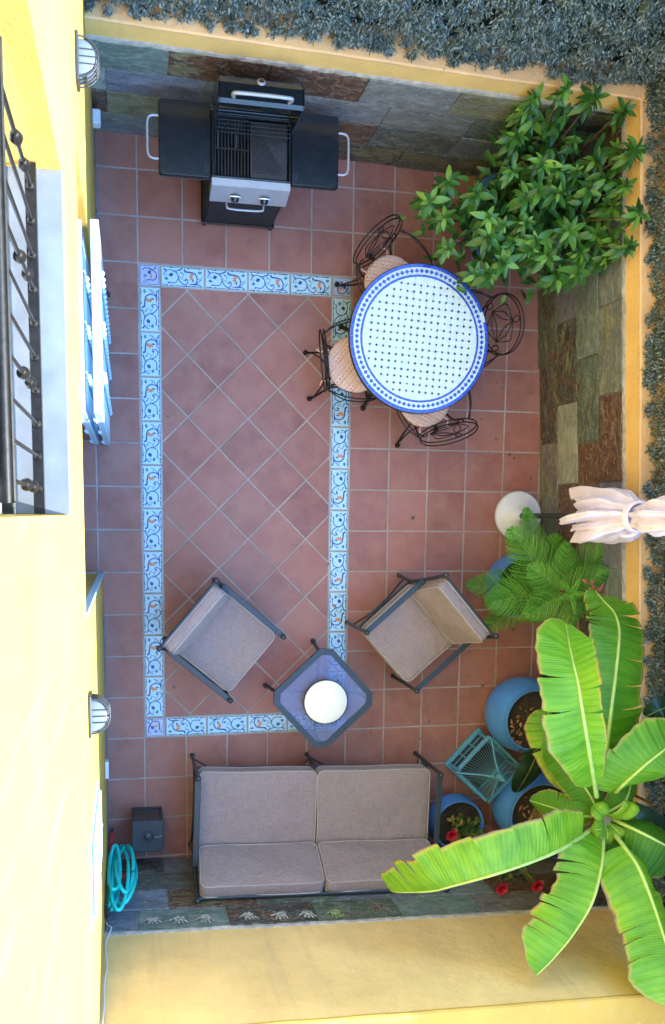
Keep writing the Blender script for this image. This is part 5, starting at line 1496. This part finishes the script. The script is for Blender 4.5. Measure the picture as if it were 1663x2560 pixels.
# ------------------------------------------------------------------ banana plant
bo = V((3.20, -.66, .41))
t = thing('banana_plant', 'banana plant with large torn bright green leaves leaning out of a blue pot', 'banana plant', bo)
crown = V((2.90, -.165, 1.93))
m = MB(); P = spline([V((3.20, -.66, .44)) - bo, V((3.13, -.54, .9)) - bo, V((3.01, -.34, 1.45)) - bo, crown - bo], 6)
m.tube(P, .06, 12, radii=[.075 - .035 * i / (len(P) - 1) for i in range(len(P))])
m.build('pseudostem', simple('banana_stem', (.20, .17, .07), .7, var=.4, scale=8), t)
def sample(P, f):
    q = f * (len(P) - 1); k = min(int(q), len(P) - 2); return P[k].lerp(P[k + 1], q - k)
def banana_leaf(name, mids, sides, seed, r0=.017, petiole=.06, mt=None, edge_noise=.03, tearw=.035, tone=(1, 1, 1)):
    """sides: {+1: (width, angle0, angle1, [tear positions]), -1: ...}; +1 is tangent x up"""
    rn = random.Random(seed); P = spline([V(p) - bo for p in mids], 10); P = [p + V((0, 0, 0)) for p in P]
    vs = []; fs = []; uv = []
    K = 7
    for sg, (wid, a0, a1, tears, sh) in sides.items():
        cuts = [petiole] + sorted(tears) + [1.0]
        for ci in range(len(cuts) - 1):
            fa, fb = cuts[ci], cuts[ci + 1]
            n = max(4, int((fb - fa) * 60)); off = rn.uniform(-.16, .16) if len(cuts) > 2 else 0; tw = rn.uniform(-.25, .25); ln = rn.uniform(.86, 1.04) if len(cuts) > 3 else 1.0
            base = len(vs)
            for i in range(n + 1):
                f = fa + (fb - fa) * i / n; e = i / n
                for k in range(K + 1):
                    u = k / K
                    # strips taper a little towards the margin, so tears open up
                    fc = (fa + fb) / 2; shrink = 1 - tearw * u * u * (1 if len(cuts) > 2 else 0) / max(.06, fb - fa)
                    ff = fc + (f - fc) * max(.5, shrink)
                    p = sample(P, min(1, max(0, ff)))
                    tg = (sample(P, min(1, ff + .02)) - sample(P, max(0, ff - .02))).normalized()
                    sd = tg.cross(V((0, 0, 1))).normalized() * sg; up = sd.cross(tg) * sg if False else tg.cross(sd) * (-sg)
                    up = V((0, 0, 1)) - tg * tg.z; up.normalize()
                    w = wid * ln * sh(ff) * (1 + edge_noise * noise.noise((ff * 22, sg * 5.0, seed)) + .018 * noise.noise((ff * 160, sg * 5.0, seed)))
                    # integrate the drooping cross-section
                    s = 0; hgt = 0; M_ = 6
                    for q in range(M_):
                        uu = u * (q + .5) / M_; an = a0 + (a1 - a0) * uu + off * uu + tw * (e - .5) * uu
                        s += cos(an) * u / M_; hgt -= sin(an) * u / M_
                    ripple = (.006 * sin(ff * 70 + seed) * u + .010 * noise.noise((ff * 9, u * 3, seed + 3.3)) * u) * min(1, (wid / .2) ** 2)
                    vs.append(p + sd * w * s + up * (w * hgt + ripple) + tg * (w * .16 * u * u))
                    uv.append((u, ff))
            for i in range(n):
                for k in range(K):
                    a = base + i * (K + 1) + k; fs.append((a, a + 1, a + K + 2, a + K + 1)[::sg])
    me = bpy.data.meshes.new(name); me.from_pydata([tuple(v) for v in vs], [], fs); me.materials.append(mt or M_BANANA)
    me.polygons.foreach_set('use_smooth', [True] * len(fs))
    ul = me.uv_layers.new(name='UVMap')
    for l in me.loops: ul.data[l.index].uv = uv[l.vertex_index]
    me.update(); o = inst(name, me, t, color=(tone[0], tone[1], tone[2], 1))
    m = MB(); n = len(P); m.tube([p + V((0, 0, .002)) for p in P], r0, 8, radii=[r0 * (1 - .82 * (i / (n - 1)) ** .8) for i in range(n)])
    inst('midrib', m.mesh('midrib', M_RIB), o)
    return o
M_BANANA = mat_banana()
def lens(a, b, c=.0): return lambda f: max(.0, min(1, (f / a)) ** .6 * min(1, ((1 - f) / b)) ** .65) + c
R = radians
banana_leaf('leaf', BM_A, {1: (.30, R(-14), R(8), [.18, .27, .36, .45, .53, .62, .71, .79, .87, .93], lens(.22, .26)), -1: (.23, R(52), R(75), [.3, .48, .6, .69, .77, .85, .92], lens(.22, .26))}, 1, petiole=.10, tearw=.0025)
banana_leaf('leaf', BM_B, {1: (.29, R(5), R(34), [.27, .35, .40, .55, .60, .70, .76], lens(.25, .20)), -1: (.20, R(75), R(92), [.5, .8], lens(.3, .2))}, 2, petiole=.14, tearw=.010, tone=(.85, .95, .8))
banana_leaf('leaf', BM_C, {1: (.28, R(2), R(26), [.52, .57, .66], lens(.25, .25)), -1: (.15, R(30), R(60), [.4, .7], lens(.25, .25))}, 3, petiole=.14, r0=.018, tearw=.006, tone=(.85, .97, .8))
banana_leaf('leaf', BM_D, {1: (.27, R(8), R(30), [], lens(.3, .3)), -1: (.20, R(50), R(85), [], lens(.3, .3))}, 4, petiole=.10, tone=(.36, .56, .8))
banana_leaf('leaf', BM_E, {1: (.27, R(-8), R(22), [.52], lens(.3, .3)), -1: (.24, R(-5), R(25), [.45], lens(.3, .3))}, 5, petiole=.05, tearw=.02, tone=(.72, .88, .9))
banana_leaf('leaf', BM_F, {1: (.25, R(4), R(18), [.22, .30, .37, .45, .51, .57, .62, .68, .74], lens(.12, .42)), -1: (.20, R(8), R(30), [.33, .55, .62, .70, .78, .86, .93], lens(.12, .36))}, 6, petiole=.06, r0=.018, tearw=.006, tone=(.50, .70, .8))
banana_leaf('leaf', BM_G, {-1: (.245, R(-4), R(26), [.39, .62], lens(.2, .16)), 1: (.135, R(-58), R(-35), [.36, .52, .70], lens(.2, .16))}, 7, petiole=.05, tearw=.02, tone=(.80, .95, .9))
banana_leaf('leaf', BM_H, {-1: (.19, R(5), R(35), [.5], lens(.25, .3)), 1: (.15, R(10), R(40), [], lens(.25, .3))}, 8, petiole=.1)
for q, (tip, w, tn) in enumerate((((2.62, .30, 1.60), .15, (.45, .66, .8)), ((3.30, -.62, 1.66), .17, (.42, .62, .8)), ((2.52, -.12, 1.62), .12, (.55, .72, .7)), ((3.22, .12, 1.74), .14, (.5, .7, .8)), ((2.78, -.78, 1.78), .14, (.6, .78, .8)))):
    d = V(tip) - crown
    mids = [crown + V((0, 0, -.06)), crown + d * .4 + V((0, 0, .08)), crown + d * .75 + V((0, 0, .04)), V(tip)]
    banana_leaf('leaf', mids, {1: (w, R(5), R(40), [.35, .48, .6, .74, .86], lens(.25, .3)), -1: (w * .9, R(15), R(50), [.4, .55, .7, .82], lens(.25, .3))}, 40 + q, petiole=.12, tearw=.008, r0=.012, tone=tn)
# young curled blades in the crown
for i, (az, el, L, W, a0, a1) in enumerate(((2.4, .5, .17, .085, -1.2, 1.4), (1.15, .8, .20, .10, -1.4, 1.0), (3.3, .7, .15, .08, -1.0, 1.6), (-2.2, .2, .16, .06, -.9, 1.2), (-1.7, .1, .13, .06, -.8, .9), (-.9, .5, .12, .05, -.9, .8))):
    d = V((cos(az) * cos(el), sin(az) * cos(el), sin(el)))
    b = crown + V((cos(az) * .03, sin(az) * .03, .0))
    mids = [b, b + d * L * .45 + V((0, 0, .05)), b + d * L * .85 + V((0, 0, .03)), b + d * L + V((0, 0, -.02))]
    banana_leaf('young_leaf', mids, {1: (W, a0, a1, [], lens(.3, .35)), -1: (W * .8, a0, a1 * .6, [], lens(.3, .35))}, 20 + i, r0=.006, petiole=.0)
m = MB(); rnd = random.Random(2)
for i in range(9):    # dead sheaths round the crown and the dried tip of the long leaf
    a = rnd.uniform(2.2, 4.6); p = crown - bo + V((cos(a) * .05, sin(a) * .05, -.10 - .03 * i)); q = p + V((cos(a) * .05, sin(a) * .05, -.12))
    s = V((-sin(a), cos(a), 0)) * .016; m.add([p - s, p + s, q + s * .7 + V((0, 0, .02)), q - s * .9, (p + q) / 2 + V((cos(a), sin(a), .3)) * .02], [(0, 4, 1), (1, 4, 2), (2, 4, 3), (3, 4, 0)])
m.build('dead_sheath', M_DRY, t)
m = MB(); e = V(BM_F[-1]) - bo
for i in range(16):
    a = rnd.uniform(0, 6.28); p = e + V((rnd.uniform(-.02, .03), rnd.uniform(-.05, .03), rnd.uniform(-.05, .02))); dd = V((cos(a), sin(a), rnd.uniform(-.6, .4))) * rnd.uniform(.04, .10); s = V((-sin(a), cos(a), rnd.uniform(-.5, .5))) * .014
    m.add([p, p + dd * .5 + s, p + dd, p + dd * .5 - s, p + dd * .5 + V((0, 0, .012))], [(0, 4, 1), (1, 4, 2), (2, 4, 3), (3, 4, 0)])
m.build('dried_tip', simple('dried_leaf_tip', (.25, .075, .04), .85, var=.5, scale=40), t)

# ------------------------------------------------------------------ rubber plant between the pots
ro = V((3.27, -.20, 0))
t = thing('rubber_plant', 'dark green rubber plant with broad leaves growing between the banana plant and the wall', 'rubber plant', ro)
m = MB(); stemtube(m, [(0, 0, 0), (.01, .03, .6), (-.02, .08, 1.2), (-.04, .12, 1.95)], .018, .008, 8)
for P in (RUB_K, RUB_I, RUB_J):
    e = V(P[0]) - ro; stemtube(m, [(-.01, .04, max(.3, e.z - .25)), V((e.x * .6, e.y * .6, e.z - .1)), e], .008, .005, 6)
m.build('stem', M_TWIG, t)
def rubber_leaf(P, W, seed, fold=.12):
    Q = spline([V(p) - ro for p in P], 8); n = len(Q); m = MB(); vs = []
    for i, p in enumerate(Q):
        f = i / (n - 1); tg = (Q[min(i + 1, n - 1)] - Q[max(i - 1, 0)]).normalized(); sd = tg.cross(V((0, 0, 1))).normalized()
        w = W * sin(pi * min(1, f * .98 + .02)) ** .62
        for k in range(-4, 5):
            u = k / 4; vs.append(p + sd * w * u + V((0, 0, fold * w * abs(u) - .25 * w * u * u)))
    fs = [(i * 9 + k, i * 9 + k + 1, i * 9 + 10 + k, i * 9 + 9 + k) for i in range(n - 1) for k in range(8)]
    m.add(vs, fs, True); o = m.build('leaf', M_RUBBER, t)
    m = MB(); m.tube([q + V((0, 0, .001)) for q in Q], .004, 5, radii=[.005 - .0035 * i / (n - 1) for i in range(n)]); inst('midrib', m.mesh('midrib', M_STEMG), o)
rubber_leaf(RUB_K, .105, 1); rubber_leaf(RUB_I, .135, 2); rubber_leaf(RUB_J, .085, 3)
rubber_leaf([(3.05, -.02, .72), (2.98, -.07, .70), (2.93, -.13, .62)], .035, 4)
rubber_leaf([(3.30, .05, 1.1), (3.26, .20, 1.15), (3.22, .36, 1.08)], .085, 5)
rubber_leaf([(3.30, -.40, 1.2), (3.28, -.58, 1.24), (3.24, -.74, 1.15)], .09, 6)

# ------------------------------------------------------------------ roses
RM = [leaf_mesh('leaf', L, W, M_ROSE, d, .25, 4, lambda t: sin(pi * t ** .85) ** .7) for L, W, d in ((.048, .034, .15), (.040, .027, .3), (.055, .036, .2))]
M_ROSEY = mat_leaf('yellowing_rose_leaf', (.14, .17, .035), (.30, .28, .06), (.40, .26, .10), .45, .3)
RY = [leaf_mesh('leaf', L, W, M_ROSEY, d, .25, 4, lambda t: sin(pi * t ** .85) ** .7) for L, W, d in ((.045, .028, .15), (.036, .022, .3))]
def rose(parent, c, R0, seed):
    rn = random.Random(seed); m = MB()
    for k in range(26):
        f = k / 25; a = k * 2.4; r = R0 * (.08 + .92 * f); el = 1.25 - 1.15 * f
        L = R0 * (.45 + .6 * f); w = R0 * (.32 + .45 * f)
        b = c + V((cos(a) * r * .25, sin(a) * r * .25, -R0 * .25 * f))
        d = V((cos(a) * cos(el), sin(a) * cos(el), sin(el))); s = V((-sin(a), cos(a), 0)); nn = s.cross(d)
        vs = []
        for i in range(4):
            t_ = i / 3
            for j in (-1, 0, 1):
                vs.append(b + d * L * t_ + s * j * w * (.35 + .65 * sin(pi * (.15 + .7 * t_))) - nn * (abs(j) * w * .3 - t_ * t_ * L * .18))
        m.add(vs, [(i * 3 + j, i * 3 + j + 1, i * 3 + 4 + j, i * 3 + 3 + j) for i in range(3) for j in range(2)], True)
    m.build('rose_flower', M_PETAL, parent)
def rosebush(label, org, H, spread, flowers, n, seed, yellow=None):
    t = thing('rose_bush', label, 'rose', org, group=None); rn = random.Random(seed); org = V(org); m = MB(); items = 0
    for i in range(n):
        a = rn.uniform(0, 6.28); r = spread * sqrt(rn.random()); tip = V((r * cos(a), r * sin(a), H * rn.uniform(.45, 1)))
        stemtube(m, [(tip.x * .15, tip.y * .15, 0), tip * .6 + V((0, 0, .03)), tip], .004, .002, 5, 4)
        isy = yellow and (tip.x < yellow)
        for k in range(7):
            f = rn.uniform(.45, 1.0); p = tip * f; me = rn.choice(RY if isy else RM)
            o = inst('leaf', me, t); o.matrix_local = Matrix.Translation(p) @ Matrix.Rotation(rn.uniform(0, 6.28), 4, 'Z') @ Matrix.Rotation(rn.uniform(-.4, .5), 4, 'X') @ Matrix.Scale(rn.uniform(.8, 1.2), 4)
    for q, f in enumerate(flowers):
        p = V(f) - org; stemtube(m, [(p.x * .1, p.y * .1, 0), p * .6 + V((.01, .02, .02)), p], .004, .003, 5, 4); rose(t, p, .038, seed + q)
    m.build('stems', M_STEMG, t)
rosebush('small rose bush with one red bloom in the blue pot by the sofa', (2.565, -.785, .26), .30, .17, [(2.425, -.785, .50)], 24, 5, -.05)
# climbing roses partly under the banana leaf, rooted in a small terracotta pot
t = thing('flower_pot', 'small terracotta pot of climbing red roses against the near wall', 'plant pot', (2.82, -.95, 0))
m = MB(); m.lathe([(0, .003), (.09, .003), (.115, .20), (.125, .20), (.125, .225), (.112, .225), (.105, .19), (0, .19)], n=28); m.build('pot_shell', M_TERRA, t)
rosebush('climbing rose with two red blooms against the slate under the banana leaf', (2.82, -.95, .19), .92, .15, ROSES[1:], 14, 9)
